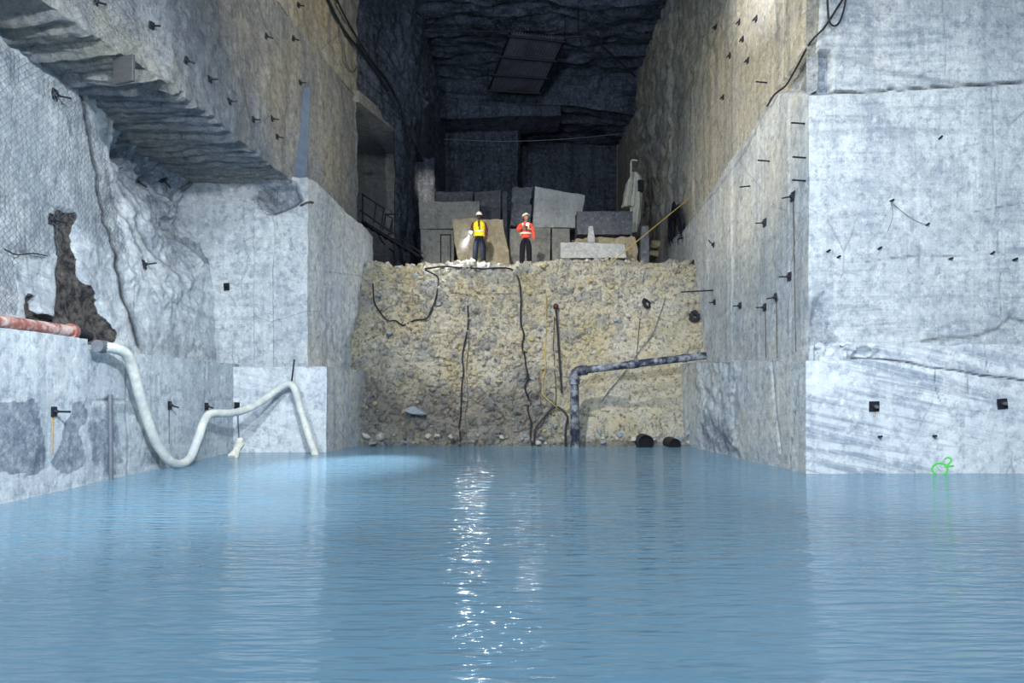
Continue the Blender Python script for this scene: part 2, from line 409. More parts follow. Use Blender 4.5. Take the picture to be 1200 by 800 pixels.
# ---- left pillar between bench level and overhang
pu = [(-13, 26), (-13, 19.25), (-5.76, 19.25), (-5.05, 23.8), (-5.0, 24.5), (-13, 24.5)]
pu = [(-13, 24.5), (-13, 19.25), (-5.76, 19.25), (-5.05, 23.8), (-5.0, 24.5)]
browned = [(300, 214), (345, 216), (352, 234), (336, 244), (322, 250), (308, 240), (298, 225)]
def ptop(x, y): return 7.75 - max(0, (y-19.7))*0.11
def stepsP(P, X, Y):
    s = np.zeros(len(P), np.float32)
    s += np.where((X < 320) & (P[:, 1] < 19.5), -0.05, 0) + np.where((X < 296) & (P[:, 1] < 19.5), -0.08, 0)
    return s
struct(loft('wall_left_pillar', M['marble'], [ringz(pu, 2.2), ringz(pu, 5.0), ringz(pu, ptop)], [2, 190, 110, 10, 2], [60, 56],
    wall_disp(0.04, 0.06, stepsP, [([(298, 235), (304, 250), (314, 252)], 1.2, 0.06), ([(282, 280), (288, 300), (280, 330)], 1.0, 0.03)], [(browned, 4, 0.35)], rough=[([(270, 200), (360, 210), (355, 290), (275, 330)], 15, 0.16, 1.7)]),
    wall_paint(dark=[([(352, 236), (366, 236), (366, 240), (352, 241)], 1.5, 0.8)], wet_shade=[(browned, 4, 1.0), ([(270, 215), (300, 215), (300, 300), (270, 300)], 12, 0.35)],
               cracks=[([(298, 228), (302, 240), (314, 252), (336, 244), (350, 238)], 0.9, 0.8), ([(284, 282), (294, 276), (306, 278)], 0.7, 0.5), ([(370, 240), (420, 318)], .9, .12), ([(290, 300), (286, 318), (280, 330)], 0.7, 0.4),
                       ([(389, 385), (394, 420)], 0.7, 0.5), ([(383, 318), (398, 320), (428, 324)], 0.6, 0.5)])))
# side cheek of the pillar is warm: it gets a separate side marble further down

# ---- overhanging mass on the left, with its striated underside
def sec(y, xi, xo, z0, z1, lift=0.0): return [Vector((-13, y, z0)), Vector((xi, y, z0)), Vector((xo, y, z0+lift)), Vector((xo, y, z1)), Vector((-13, y, z1))]
rings = [sec(4, -8.7, -7.75, 7.63, 12.2), sec(11.1, -8.7, -7.45, 7.63, 12.2, .25), sec(13.3, -8.7, -6.65, 7.63, 12.2, 0.0), sec(19.2, -8.7, -6.25, 7.63, 12.2), sec(19.45, -8.7, -6.2, 7.63, 12.2), sec(24.4, -8.7, -5.5, 7.3, 12.3)]
def dispO(P, N):
    a = wall_disp(0.05, 0.07, rough=[([(0, 0), (160, 0), (165, 60), (120, 90), (60, 50)], 10, 0.05, 3.0)])(P, N)
    un = N[:, 2] < -0.5
    str_ = fb(P, 1.0, 5, 3.0, (0.30, 5.5, 1.0))*0.13
    a = np.where(un, a*0.6+str_, a)
    # undercut nibble along the lip
    X, Y = proj(P)
    a = a - 0.10*np.exp(-((P[:, 2]-7.63)/0.25)**2)*np.clip(fb(P, 1.2, 4, 5), 0, 1)
    a = a - 0.25*polysoft(X, Y, [(380, -10), (430, -10), (430, 120), (420, 200), (408, 200), (395, 60)], 6)*0.3
    return a
struct(loft('wall_left_overhang', M['marble_grey'], rings, [6, 36, 100, 2, 2], [20, 44, 100, 4, 80], dispO,
    wall_paint(wet_shade=[([(85, 105), (160, 95), (340, 205), (335, 218), (240, 210)], 6, 0.25)], dark=[([(345, 214), (365, 214), (364, 236), (340, 232)], 3, 0.4)],  # underside band toned slightly darker
               cracks=[([(157, -5), (162, 40), (174, 70), (172, 85)], 0.9, 0.6), ([(302, -5), (309, 30), (330, 60), (337, 90), (334, 170)], 1.2, 0.35), ([(385, 20), (398, 90), (420, 200)], 1.2, 0.3)], jitter=5)))
# upper continuation to the tunnel roof
uw = [(-13, 4), (-7.8, 4), (-6.65, 13.3), (-6.2, 19.4), (-5.5, 24.4), (-13, 24.4)]
struct(loft('wall_left_upper', M['marble_warm'], [ringz(uw, 12.15), ringz(uw, 18.9)], [2, 30, 60, 60, 60, 2], [70], wall_disp(0.08, 0.12, rough=[([(470, 0), (520, 0), (520, 130), (480, 160), (440, 60)], 10, 0.2, 1.5)]), wall_paint()))
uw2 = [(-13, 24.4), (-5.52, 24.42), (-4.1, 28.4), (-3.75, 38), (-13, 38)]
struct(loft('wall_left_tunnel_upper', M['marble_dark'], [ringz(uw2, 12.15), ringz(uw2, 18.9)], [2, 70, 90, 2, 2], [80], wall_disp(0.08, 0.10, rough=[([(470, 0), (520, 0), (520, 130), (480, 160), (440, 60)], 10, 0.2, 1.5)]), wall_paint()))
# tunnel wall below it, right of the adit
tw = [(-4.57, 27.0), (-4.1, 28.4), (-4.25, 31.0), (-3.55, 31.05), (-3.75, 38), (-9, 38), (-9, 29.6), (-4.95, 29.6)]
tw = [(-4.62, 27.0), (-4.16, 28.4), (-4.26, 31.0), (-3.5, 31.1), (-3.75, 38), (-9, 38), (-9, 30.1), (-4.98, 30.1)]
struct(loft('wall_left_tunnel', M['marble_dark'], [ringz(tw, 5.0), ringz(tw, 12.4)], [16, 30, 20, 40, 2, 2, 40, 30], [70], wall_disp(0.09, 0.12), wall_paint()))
struct(loft('wall_left_niche', M['block'], [ringz([(-9.5, 29.6), (-4.9, 29.6), (-4.9, 30.6), (-9.5, 30.6)], 5.0), ringz([(-9.5, 29.6), (-4.9, 29.6), (-4.9, 30.6), (-9.5, 30.6)], 12.4)],
    [50, 4, 2, 2], [70], wall_disp(0.05, 0.06), wall_paint(cracks=[([(424, 203), (440, 204), (452, 205)], 0.9, 0.8), ([(420, 172), (466, 172)], 1.0, 0.5)])))
struct(loft('ceiling_niche', M['block'], [ringz([(-9.5, 24.3), (-5.45, 24.3), (-4.3, 28.2), (-4.6, 29.8), (-9.5, 29.8)], 12.0), ringz([(-9.5, 24.3), (-5.45, 24.3), (-4.3, 28.2), (-4.6, 29.8), (-9.5, 29.8)], 12.4)], [8, 8, 8, 8, 8], [2], None, wall_paint()))

# ---- right bench
def rtop(x, y): return 2.29 + min(max((y-13.9)/6.4, 0), 1)*0.30
pr = [(13, 13.95), (13, 26), (5.3, 26), (5.46, 20.3), (5.99, 13.9)]
ckR = [([(1000, 420), (1022, 420), (1060, 424), (1090, 431), (1120, 434), (1150, 440), (1175, 442), (1205, 447)], 1.1, 0.05)]
ckRp = ckR + [([(1095, 432), (1097, 455), (1102, 470)], 0.7, 0.02), ([(1135, 438), (1135, 460)], 0.6, 0.02), ([(1035, 408), (1044, 422)], 0.5, 0.02), ([(1153, 402), (1158, 436)], 0.6, 0.02),
              ([(930, 500), (926, 540)], 0.5, 0.02), ([(936, 440), (928, 520)], 0.6, 0.02), ([(945, 500), (948, 505)], 0.6, .02)]
def stepsR(P, X, Y):
    s = np.zeros(len(P), np.float32)
    side = P[:, 0] < 5.98
    s += np.where(side & (X > 862) & (X < 884), 0.02, 0)
    s += np.where(side & (X < 862) & (X > 850), -0.05, 0)
    s += np.where(side & (X < 850), -0.04, 0)
    return s
struct(loft('wall_right_lower', M['marble_face'], [ringz(pr, -1.0), ringz(pr, rtop)], [2, 2, 30, 130, 250], [110],
    wall_disp(0.015, 0.03, stepsR, ckRp + [([(904, 424), (908, 480), (914, 530)], 1.0, 0.05)], rough=[([(815, 425), (866, 425), (868, 535), (815, 530)], 5, 0.10, 2.2)]),
    wall_paint(cracks=[(l, w*0.8, 0.8) for l, w, d in ckRp], wet_shade=[([(820, 480), (866, 500), (870, 540), (815, 530)], 8, 0.5)], jitter=4)))
# courses between bench and main face (rubbly seam, with a thin course that rises to the right)
pr2 = [(13, 14.18), (13, 16), (6.3, 16), (6.3, 14.12)]
# ---- right wall main
pm = [(13, 14.2), (13, 42), (6.3, 42), (6.3, 36), (6.3, 23.5), (6.18, 14.2)]
chip = [(948, 380), (956, 350), (966, 345), (990, 404), (944, 410)]
ckM = [([(948, 110), (985, 108), (1035, 106), (1045, 103), (1055, 105), (1100, 101), (1140, 99), (1205, 95)], 1.3, 0.10),
       ([(1163, 98), (1166, 170), (1169, 240), (1172, 340), (1175, 380)], 0.9, 0.015), ([(1105, -5), (1108, 60), (1109, 92)], 0.8, 0.015),
       ([(1200, 376), (1185, 372), (1170, 385), (1145, 394), (1100, 397), (1080, 400)], 2.0, 0.04),
       (([(1014, 307), (1045, 302), (1080, 299), (1110, 300), (1160, 298)]), 0.6, 0.01), ([(1142, 248), (1170, 243), (1205, 237)], 0.6, 0.01)]
cut = [(955, 50), (940, 75), (905, 120), (868, 185), (845, 215), (815, 250), (780, 290)]
def stepsM(P, X, Y):
    s = np.zeros(len(P), np.float32)
    side = P[:, 0] < 6.9
    front = P[:, 1] < 14.4
    z = P[:, 2]; y = P[:, 1]
    zc = np.interp(y, [14.2, 19, 25], [8.75, 8.35, 7.7])
    up = side & (z > zc)
    s += np.where(up & ~front, -0.14, 0)
    for yb, v in ((15.95, 0.02), (17.9, -0.05), (21.2, -0.06), (24.5, 0.05), (27.6, 0.10), (31.0, -0.1)):
        s += np.where((y > yb) & up, v, 0)
    for yb, v in ((15.2, 0.02), (17.0, -0.025), (19.3, 0.02), (21.0, -0.03)):
        s += np.where((y > yb) & side & ~up & ~front, v, 0)
    return s
struct(loft('wall_right', M['marble'], [ringz(pm, 2.1), ringz(pm, 9.0), ringz(pm, 18.9)], [2, 2, 30, 130, 190, 230], [170, 110],
    wall_disp(0.02, 0.04, stepsM, ckM, [(chip, 4, 0.12), ([(936, -20), (962, -20), (958, 60), (975, 60), (975, 108), (905, 108), (935, 60)], 2, 0.22)],
              rough=[([(745, 0), (860, 0), (800, 120), (790, 260), (745, 260)], 20, 0.16, 1.6), ([(730, 100), (760, 100), (760, 270), (730, 270)], 8, 0.2, 1.5)]),
    wall_paint(cracks=[(ckM[0][0], 1.1, 0.9), (ckM[1][0], 0.6, 0.4), (ckM[2][0], 0.6, 0.4), (ckM[3][0], 1.8, 0.55), (ckM[4][0], 0.6, 0.6), (ckM[5][0], 0.6, 0.6), (cut, 1.2, 0.35),
                       ([(948, 55), (985, 65), (1040, 82), (1100, 94), (1140, 98)], 3.5, 0.28)],
               wet_shade=[(chip, 3, 0.5), ([(936, -20), (962, -20), (958, 60), (975, 60), (975, 108), (905, 108), (935, 60)], 3, 0.55), ([(920, 110), (946, 112), (944, 410), (935, 410)], 8, 0.15)],  # blue shade of the chip and corner notch painted into the colour
               dark=[([(1150, 385), (1200, 375), (1200, 390), (1120, 396)], 4, 0.25)], jitter=4)))
# thin rubbly seam course at the foot of the right face
struct(loft('wall_right_seam', M['marble_face'], [[Vector((6.25, 14.02, 2.2)), Vector((6.25, 14.02, 2.62)), Vector((6.25, 14.6, 2.62)), Vector((6.25, 14.6, 2.2))],
    [Vector((7.6, 13.96, 2.2)), Vector((7.6, 13.96, 2.56)), Vector((7.6, 14.6, 2.56)), Vector((7.6, 14.6, 2.2))],
    [Vector((12, 13.94, 2.2)), Vector((12, 13.94, 2.72)), Vector((12, 14.6, 2.72)), Vector((12, 14.6, 2.2))]], [18, 10, 2, 2], [50, 180],
    wall_disp(0.03, 0.03, cracks=ckR, rough=[([(940, 380), (1030, 395), (1030, 425), (940, 425)], 8, 0.18, 3.5)]), wall_paint(cracks=[(ckR[0][0], 0.9, 0.9), ([(1035, 408), (1044, 422)], 0.5, 0.5), ([(1153, 402), (1158, 436)], 0.6, 0.5)], dark=[([(985, 404), (1018, 404), (1018, 407), (985, 407)], 1, 0.8)])))

# ---- ceiling, back
def ceil_disp(P, N):
    a = fb(P, 0.4, 4, 2)*0.25 + fb(P, 0.9, 5, 8, (0.35, 2.2, 1))*0.28
    st = np.floor(P[:, 1]*0.55 + fb(P, 0.3, 3, 4)*1.6)
    return np.where(N[:, 2] < -0.3, a + 0.12*np.sin(st*12.3), 0)
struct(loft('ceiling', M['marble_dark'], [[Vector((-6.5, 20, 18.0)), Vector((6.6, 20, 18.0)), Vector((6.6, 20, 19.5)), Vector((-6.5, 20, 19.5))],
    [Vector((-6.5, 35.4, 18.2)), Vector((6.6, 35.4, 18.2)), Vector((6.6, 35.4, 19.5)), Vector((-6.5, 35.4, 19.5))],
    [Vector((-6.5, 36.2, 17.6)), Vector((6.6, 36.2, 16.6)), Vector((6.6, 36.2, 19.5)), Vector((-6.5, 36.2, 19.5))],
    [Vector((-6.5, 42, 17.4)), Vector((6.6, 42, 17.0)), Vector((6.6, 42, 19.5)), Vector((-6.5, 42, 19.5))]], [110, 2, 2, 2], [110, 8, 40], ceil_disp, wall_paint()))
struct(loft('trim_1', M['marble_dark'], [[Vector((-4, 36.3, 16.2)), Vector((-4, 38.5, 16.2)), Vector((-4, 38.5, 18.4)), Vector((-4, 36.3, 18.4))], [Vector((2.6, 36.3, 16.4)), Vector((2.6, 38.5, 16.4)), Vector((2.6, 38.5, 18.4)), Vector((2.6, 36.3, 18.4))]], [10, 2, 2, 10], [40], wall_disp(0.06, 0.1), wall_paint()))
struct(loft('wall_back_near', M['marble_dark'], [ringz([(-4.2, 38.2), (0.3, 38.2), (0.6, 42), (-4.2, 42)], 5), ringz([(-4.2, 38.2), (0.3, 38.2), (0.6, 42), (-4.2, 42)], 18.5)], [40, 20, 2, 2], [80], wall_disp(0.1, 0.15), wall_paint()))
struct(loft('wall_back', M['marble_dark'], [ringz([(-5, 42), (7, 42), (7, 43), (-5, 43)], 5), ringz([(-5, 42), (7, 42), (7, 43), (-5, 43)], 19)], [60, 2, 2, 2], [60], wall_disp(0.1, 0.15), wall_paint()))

# ---- rubble bank and the tunnel floor behind its crest
sed = [(690, 420), (760, 385), (815, 350), (830, 520), (690, 530), (676, 470)]
slabp = [(538, 318), (585, 314), (600, 322), (580, 330), (548, 328)]
damp = [(424, 430), (470, 440), (530, 455), (640, 455), (660, 500), (650, 525), (424, 525)]
groove = [(690, 482), (730, 474), (765, 462), (800, 455)]
def bank_fields(P):
    X, Y = proj(P)
    v1 = vor(P, 1.9); v2 = vor(P, 4.6, 3.0); v3 = vor(P, 9.5, 7.0)
    smooth_ = polysoft(X+fb(P, 0.8, 3, 5)*25, Y+fb(P, 0.8, 3, 15)*25, sed, 25)
    return X, Y, v1, v2, v3, smooth_
_bf = {}
def bank_disp(P, N):
    X, Y, v1, v2, v3, sm = bank_fields(P); _bf['f'] = (X, Y, v1, v2, v3, sm)
    k = 1-0.85*sm
    patch = np.clip(fb(P, 0.55, 4, 21)*1.8+0.55, 0.15, 1)
    a = fb(P, 0.35, 4, 11)*0.42
    a += k*patch*np.where(v1[:, 2] > 0.62, np.minimum(v1[:, 1]*0.55, 0.16), 0)
    a += k*np.where(v2[:, 2] > 0.45, np.minimum(v2[:, 1]*0.40, 0.085), 0)
    a += (0.25+0.75*k)*np.where(v3[:, 2] > 0.4, np.minimum(v3[:, 1]*0.25, 0.035), 0)
    a -= 0.12*np.exp(-(segdist(X, Y, groove)/6)**2)
    a *= np.where(P[:, 2] > 5.95, 0.55, 1)
    return a*np.clip((P[:, 2]+0.6)/0.5, 0, 1)
def bank_paint(P):
    X, Y, v1, v2, v3, sm = _bf['f']
    c = np.zeros((len(P), 3), np.float32)
    k = 1-0.85*sm
    blue = np.maximum(np.where((v1[:, 2] > 0.88) & (v1[:, 1] > 0.06), 0.8, 0), np.where((v2[:, 2] > 0.84) & (v2[:, 1] > 0.07), 0.9, 0))
    c[:, 0] = np.maximum(blue*k, 0.9*polysoft(X+fb(P, 1.5, 3, 2)*8, Y+fb(P, 1.5, 3, 9)*6, slabp, 3))
    c[:, 1] = polysoft(X+fb(P, 0.8, 4, 5)*40, Y+fb(P, 0.8, 4, 25)*30, damp, 22)*0.85
    c[:, 1] = np.maximum(c[:, 1], np.clip(1-(P[:, 2])/0.25, 0, 1)*0.8)
    patch = np.clip(fb(P, 0.55, 4, 21)*1.8+0.5, 0.0, 1)
    gap = np.maximum(np.where(v1[:, 2] > 0.62, np.clip(1-v1[:, 1]/0.05, 0, 1), 0)*0.6, np.where(v2[:, 2] > 0.55, np.clip(1-v2[:, 1]/0.07, 0, 1), 0))  # shade between the stones, held as a dark colour
    c[:, 2] = gap*k*patch
    return c
prof = [(20.5, -0.9), (21.2, 0.0), (22.1, 2.6), (22.9, 4.8), (23.35, 5.86), (23.85, 6.08), (26.0, 6.14), (43, 6.2), (43, -1.0)]
def bsec(x, dy, dz): return [Vector((x, y+dy*(1 if y < 30 else 0), z+(dz if 5.5 < z else 0))) for y, z in prof]
bank = struct(loft('rubble_bank', M['rubble'], [bsec(-6.4, 0.25, 0.05), bsec(-4.8, 0.2, 0.02), bsec(-1, 0, 0), bsec(3, 0.0, 0.02), bsec(5.6, 0.1, 0.05), bsec(7.0, 0.3, 0.1)],
    [14, 68, 58, 34, 16, 30, 10, 2, 2], [30, 95, 100, 65, 30], bank_disp, bank_paint, smooth=True, angle=28))
# lake bed under the opaque water
struct(loft('floor', M['marble_bench'], [[Vector((-13, -4, -1.6)), Vector((13, -4, -1.6)), Vector((13, -4, -1.2)), Vector((-13, -4, -1.2))], [Vector((-13, 27, -1.6)), Vector((13, 27, -1.6)), Vector((13, 27, -1.2)), Vector((-13, 27, -1.2))]], [4, 2, 4, 2], [6], None, wall_paint()))
# ---- water
w = loft('lake_water', M['water'], [[Vector((-13, -4, -1.2)), Vector((13, -4, -1.2)), Vector((13, -4, 0)), Vector((-13, -4, 0))], [Vector((-13, 26, -1.2)), Vector((13, 26, -1.2)), Vector((13, 26, 0)), Vector((-13, 26, 0))]], [2, 1, 20, 1], [20], None, None, smooth=False)
tagv(w, 'milky blue rippled water flooding the quarry floor', 'water', kind='stuff')

def two_tone(name, test, mats):
    me = bpy.data.objects[name].data
    for m in mats: me.materials.append(m)
    for p_ in me.polygons: p_.material_index = test(p_.center, p_.normal)
two_tone('wall_right', lambda c, n: 0 if (c.y < 14.45 and n.y < -0.3) else (2 if c.z > np.interp(c.y, [14.2, 19, 25], [8.75, 8.35, 7.7]) else 1), [M['marble_side'], M['marble_side_warm']])
two_tone('wall_right_lower', lambda c, n: 0 if n.y < -0.5 and c.y < 14.06 else 1, [M['marble_side']])
two_tone('wall_left_pillar', lambda c, n: 0 if c.x < -5.8 or (n.y < -0.6 and c.y < 19.6) else 1, [M['marble_side']])
two_tone('wall_left_lower_pillar', lambda c, n: 0 if n.y < -0.5 and c.y < 19.1 else 1, [M['marble_side']])
# ------------------------------------------------------------------ picking points on the built rock
_vs, _fs, _own = [], [], []
for o in STRUCT:
    me = o.data; base = len(_vs)
    _vs.extend([v.co.copy() for v in me.vertices])
    for p in me.polygons:
        _fs.append([base+i for i in p.vertices]); _own.append(o.name)
BV = BVHTree.FromPolygons(_vs, _fs)
def hit(x, y):
    d = px(x, y, 1.0) - Vector((0, 0, EYE)); d.normalize()
    loc, n, i, dist = BV.ray_cast(Vector((0, 0, EYE)), d)
    if loc is None: return px(x, y, 25), Vector((0, -1, 0)), None
    if n.dot(d) > 0: n = -n
    return loc, n, _own[i]
# ================================================================== object helpers
def catmull(pts, sub=6):
    P = [Vector(p) for p in pts]
    if len(P) < 3: return P
    out = []
    Q = [P[0]*2-P[1]] + P + [P[-1]*2-P[-2]]
    for i in range(1, len(Q)-2):
        a, b, c, d = Q[i-1], Q[i], Q[i+1], Q[i+2]
        for j in range(sub):
            t = j/sub
            out.append(0.5*((2*b)+(c-a)*t+(2*a-5*b+4*c-d)*t*t+(3*b-a-3*c+d)*t**3))
    out.append(P[-1]); return out
def sweep(bm, pts, r, sides=8, cap=True):
    pts = [Vector(p) for p in pts]; n = len(pts)
    rr = r if isinstance(r, (list, tuple)) else [r]*n
    t0 = (pts[1]-pts[0]).normalized()
    u = t0.orthogonal().normalized(); rows = []
    for i, p in enumerate(pts):
        t = (pts[min(i+1, n-1)]-pts[max(i-1, 0)]).normalized()
        u = (u - t*u.dot(t)).normalized(); v = t.cross(u)
        rows.append([bm.verts.new(p+(u*math.cos(2*PI*k/sides)+v*math.sin(2*PI*k/sides))*rr[i]) for k in range(sides)])
    for a, b in zip(rows[:-1], rows[1:]):
        for k in range(sides): bm.faces.new((a[k], a[(k+1) % sides], b[(k+1) % sides], b[k]))
    if cap: bm.faces.new(rows[0][::-1]); bm.faces.new(rows[-1])
    return rows
def tube(name, pts, r, mat, parent=None, sides=8, sub=0):
    bm = bmesh.new()
    sweep(bm, catmull(pts, sub) if sub else pts, r, sides)
    return finish(bm, name, mat, parent, smooth=True, angle=50)
def box(bm, c, s, rot=None):
    m = Matrix.Translation(Vector(c)) @ (rot.to_4x4() if rot else Matrix.Identity(4)) @ Matrix.Diagonal((*s, 1))
    return bmesh.ops.create_cube(bm, size=1.0, matrix=m)['verts']
def bevel_all(bm, w, seg=1):
    bmesh.ops.bevel(bm, geom=list(bm.edges), offset=w, segments=seg, affect='EDGES', profile=0.5)
def on_rock(pl, off=0.05): 
    out = []
    for x, y in pl:
        l, n, _ = hit(x, y); out.append(l + n*off)
    return out
def cable(name, pl, r, mat, label, cat, off=None, sub=6, group=None, sides=6, dense=True):
    q = pl
    if dense:                                     # follow the rough rock closely
        q = []
        for (x0, y0), (x1, y1) in zip(pl[:-1], pl[1:]):
            k = max(1, int(math.hypot(x1-x0, y1-y0)/12))
            q += [(x0+(x1-x0)*j/k, y0+(y1-y0)*j/k) for j in range(k)]
        q.append(pl[-1])
    pts = on_rock(q, r*1.5+0.03 if off is None else off)
    return tagv(tube(name, pts, r, mat, None, sides, 3), label, cat, group)
def frame_of(n):
    """rotation whose z axis is the wall normal and y axis points up"""
    z = n.normalized(); up = Vector((0, 0, 1)); x = up.cross(z)
    if x.length < 1e-3: x = Vector((1, 0, 0))
    x.normalize(); y = z.cross(x)
    return Matrix((x, y, z)).transposed()

# ================================================================== quarry blocks on the platform
def block(name, mat, quad, d, depth, label, res=0.09, amp=0.03, back=1.0, cat='stone block', group=None, edge=0.0, rough=0.0, paint=True):
    F = [px(x, y, d) for x, y in quad]
    if edge: F = [f+Vector((0, e, 0)) for f, e in zip(F, edge)]
    c = sum(F, Vector())/4
    B = [c+(f-c)*back+Vector((0, depth, 0)) for f in F]
    n = lambda a, b: max(2, int((a-b).length/res))
    rr = [n(F[i], F[(i+1) % 4]) for i in range(4)]
    def dp(P, N):
        return fb(P, 1.1, 3, d)*amp*1.5 + fb(P, 4, 4, d+4)*amp*0.6 - rough*np.abs(fb(P, 2.2, 5, d+11))
    # inset outer rim so that the front edges are worn, not razor sharp
    k = 0.985
    F0 = [c+(f-c)*k+Vector((0, -0.0, 0)) for f in F]; F1 = [f+Vector((0, 0.05, 0)) for f in F]
    o = loft(name, mat, [F0, F1, B], rr, [1, max(2, int(depth/0.12))], dp, (lambda P: np.zeros((len(P), 3))) if paint else None, angle=40)
    me = o.data
    bm = bmesh.new(); bm.from_mesh(me)                      # refine the caps so that they get relief too
    big = [e for e in bm.edges if e.calc_length() > res*2.2]
    bm.to_mesh(me); bm.free()
    return tagv(o, label, cat, group)
block('stone_block', M['block'], [(490, 236), (562, 236), (562, 268), (492, 268)], 26.3, 1.4, 'grey quarry block lying level behind the left worker, above a lower one', amp=0.02)
block('stone_block', M['block'], [(493, 269), (532, 269), (532, 314), (493, 314)], 26.3, 1.3, 'brownish grey block at the far left bottom of the stack, behind the small rod frame', amp=0.02)
block('stone_block', M['block_beige'], [(530, 256), (590, 256), (599, 314), (537, 314)], 25.2, 0.7, 'beige block with slanting sides standing right behind the worker in the yellow vest', amp=0.05)
block('stone_block', M['block_dark'], [(511, 224), (554.5, 224), (554.5, 318), (511, 318)], 28.6, 1.2, 'dark grey block in the top row, leftmost, beside the bright wall', amp=0.02)
block('stone_block', M['block_dark'], [(556, 224.5), (587, 222), (587, 318), (556, 318)], 28.2, 1.3, 'dark grey block in the top row between the leftmost block and a narrow one', amp=0.02)
block('stone_block', M['block_dark'], [(589, 224), (594.5, 224), (594.5, 318), (589, 318)], 28.2, 1.2, 'narrow dark upright block squeezed beside the tall pale block', amp=0.015)
block('stone_block', M['block_white'], [(627, 218.5), (685, 229), (680, 266.6), (624, 266.6)], 26.7, 1.4, 'large pale tilted block with a sloping top behind the worker in orange', amp=0.03)
block('stone_block', M['block_dark'], [(600, 218), (625, 218), (621.5, 265.5), (597, 265.5)], 26.7, 1.3, 'dark rough block end leaning against the large pale tilted block', amp=0.02, rough=0.2)
block('stone_block', M['block'], [(597, 267), (645, 267), (645, 314), (597, 314)], 26.4, 1.4, 'square grey block under the large pale tilted block', amp=0.02)
block('stone_block', M['block'], [(647, 267), (668, 267), (668, 314), (647, 314)], 26.5, 1.3, 'shaded grey block at the right of the square grey block, low in the stack', amp=0.02)
block('stone_block', M['block_dark'], [(676, 247), (742, 247), (741, 275), (676, 275)], 25.7, 0.8, 'long dark grey block raised on rubble at the right of the stack', amp=0.025, back=1.0)
block('stone_block', M['block_white'], [(657, 284), (732, 285.5), (735, 302), (657, 302)], 24.5, 0.7, 'long low white slab lying on the rubble beside the worker in orange', amp=0.03)
block('stone_block', M['block_beige'], [(672, 277), (745, 276), (749, 314), (672, 314)], 25.5, 0.85, 'rubbly beige block under the long dark grey block', amp=0.06, rough=0.12)
block('stone_post', M['block_dark'], [(752, 265), (760, 264), (760, 314), (751, 314)], 25.1, 0.3, 'narrow grey stone standing upright by the right wall', amp=0.02, cat='stone')
block('stone_post', M['block_white'], [(690, 265), (695, 265), (697, 284), (689, 284)], 25.0, 0.15, 'small pale stone standing upright in front of the long dark block', amp=0.03, cat='stone')
# ================================================================== loose stones
def rock_mesh(seed, flat=0.7):
    r = random.Random(seed); bm = bmesh.new()
    for _ in range(15):
        v = Vector((r.gauss(0, 1), r.gauss(0, 1), r.gauss(0, 1))).normalized()*r.uniform(0.75, 1)
        bm.verts.new((v.x, v.y*0.85, v.z*flat))
    res = bmesh.ops.convex_hull(bm, input=bm.verts)
    bmesh.ops.delete(bm, geom=[g for g in res['geom_interior'] if isinstance(g, bmesh.types.BMVert)], context='VERTS')
    bmesh.ops.bevel(bm, geom=list(bm.edges), offset=0.05, segments=1, affect='EDGES')
    me = bpy.data.meshes.new('stone'); bm.to_mesh(me); bm.free(); return me
PROTO = []
for i in range(6):
    for mk in ('stone_pale', 'stone_beige', 'stone_blue'):
        me = rock_mesh(i*3+len(mk)); me.materials.append(M[mk]); PROTO.append((me, mk))
def stone(x, y, size, label, group=None, mk='stone_pale', flat=(1, 1, 1), sink=0.25, cat='stone', rot=None, name='stone'):
    l, n, _ = hit(x, y)
    me = rnd.choice([m for m, k in PROTO if k == mk])
    o = bpy.data.objects.new(name, me); COL.objects.link(o)
    o.location = l + n*size*(0.5-sink)
    o.scale = (size*flat[0], size*flat[1], size*flat[2])
    o.rotation_euler = rot or (rnd.uniform(-.5, .5), rnd.uniform(-.5, .5), rnd.uniform(0, 6))
    return tagv(o, label, cat, group)
stone(488, 483, 0.44, 'large flat bluish slab stuck low in the left of the rubble bank', mk='stone_blue', flat=(1.1, 0.7, 0.42), rot=(0.5, 0.18, 0.1))
stone(446, 511, 0.22, 'pale boulder at the water edge, right one of the left corner cluster')
stone(429, 510, 0.19, 'pale boulder at the water edge touching the left lower wall')
stone(437, 519, 0.21, 'flat pale boulder lying lowest in the left corner cluster', flat=(1.2, 1, 0.7))
stone(770, 299, 0.42, 'large beige boulder on the crest of the bank near the right wall', mk='stone_beige')
stone(772, 287, 0.40, 'rounded beige boulder behind the upright grey stone by the right wall', mk='stone_beige')
stone(455, 390, 0.18, 'bluish stone in the bank below the cable loop', mk='stone_blue')
stone(444, 346, 0.15, 'bluish stone inside the left edge of the cable loop', mk='stone_blue')
GR = {'stone_pale': ('pale angular stone half buried in the rubble bank', 'pale stones in the rubble bank'),
      'stone_beige': ('beige angular stone half buried in the rubble bank', 'beige stones in the rubble bank'),
      'stone_blue': ('bluish grey angular stone half buried in the rubble bank', 'bluish stones in the rubble bank')}
k = 0
while k < 150:
    x, y = rnd.uniform(424, 812), rnd.uniform(306, 520)
    if inpoly(np.array([x]), np.array([y]), sed)[0] and rnd.random() < 0.8: continue
    mk = rnd.choice(['stone_pale', 'stone_beige', 'stone_beige', 'stone_blue'])
    s = 0.05+0.13*rnd.random()**2.2
    if hit(x, y)[2] != 'rubble_bank': continue
    stone(x, y, s, GR[mk][0], GR[mk][1], mk, sink=0.35); k += 1
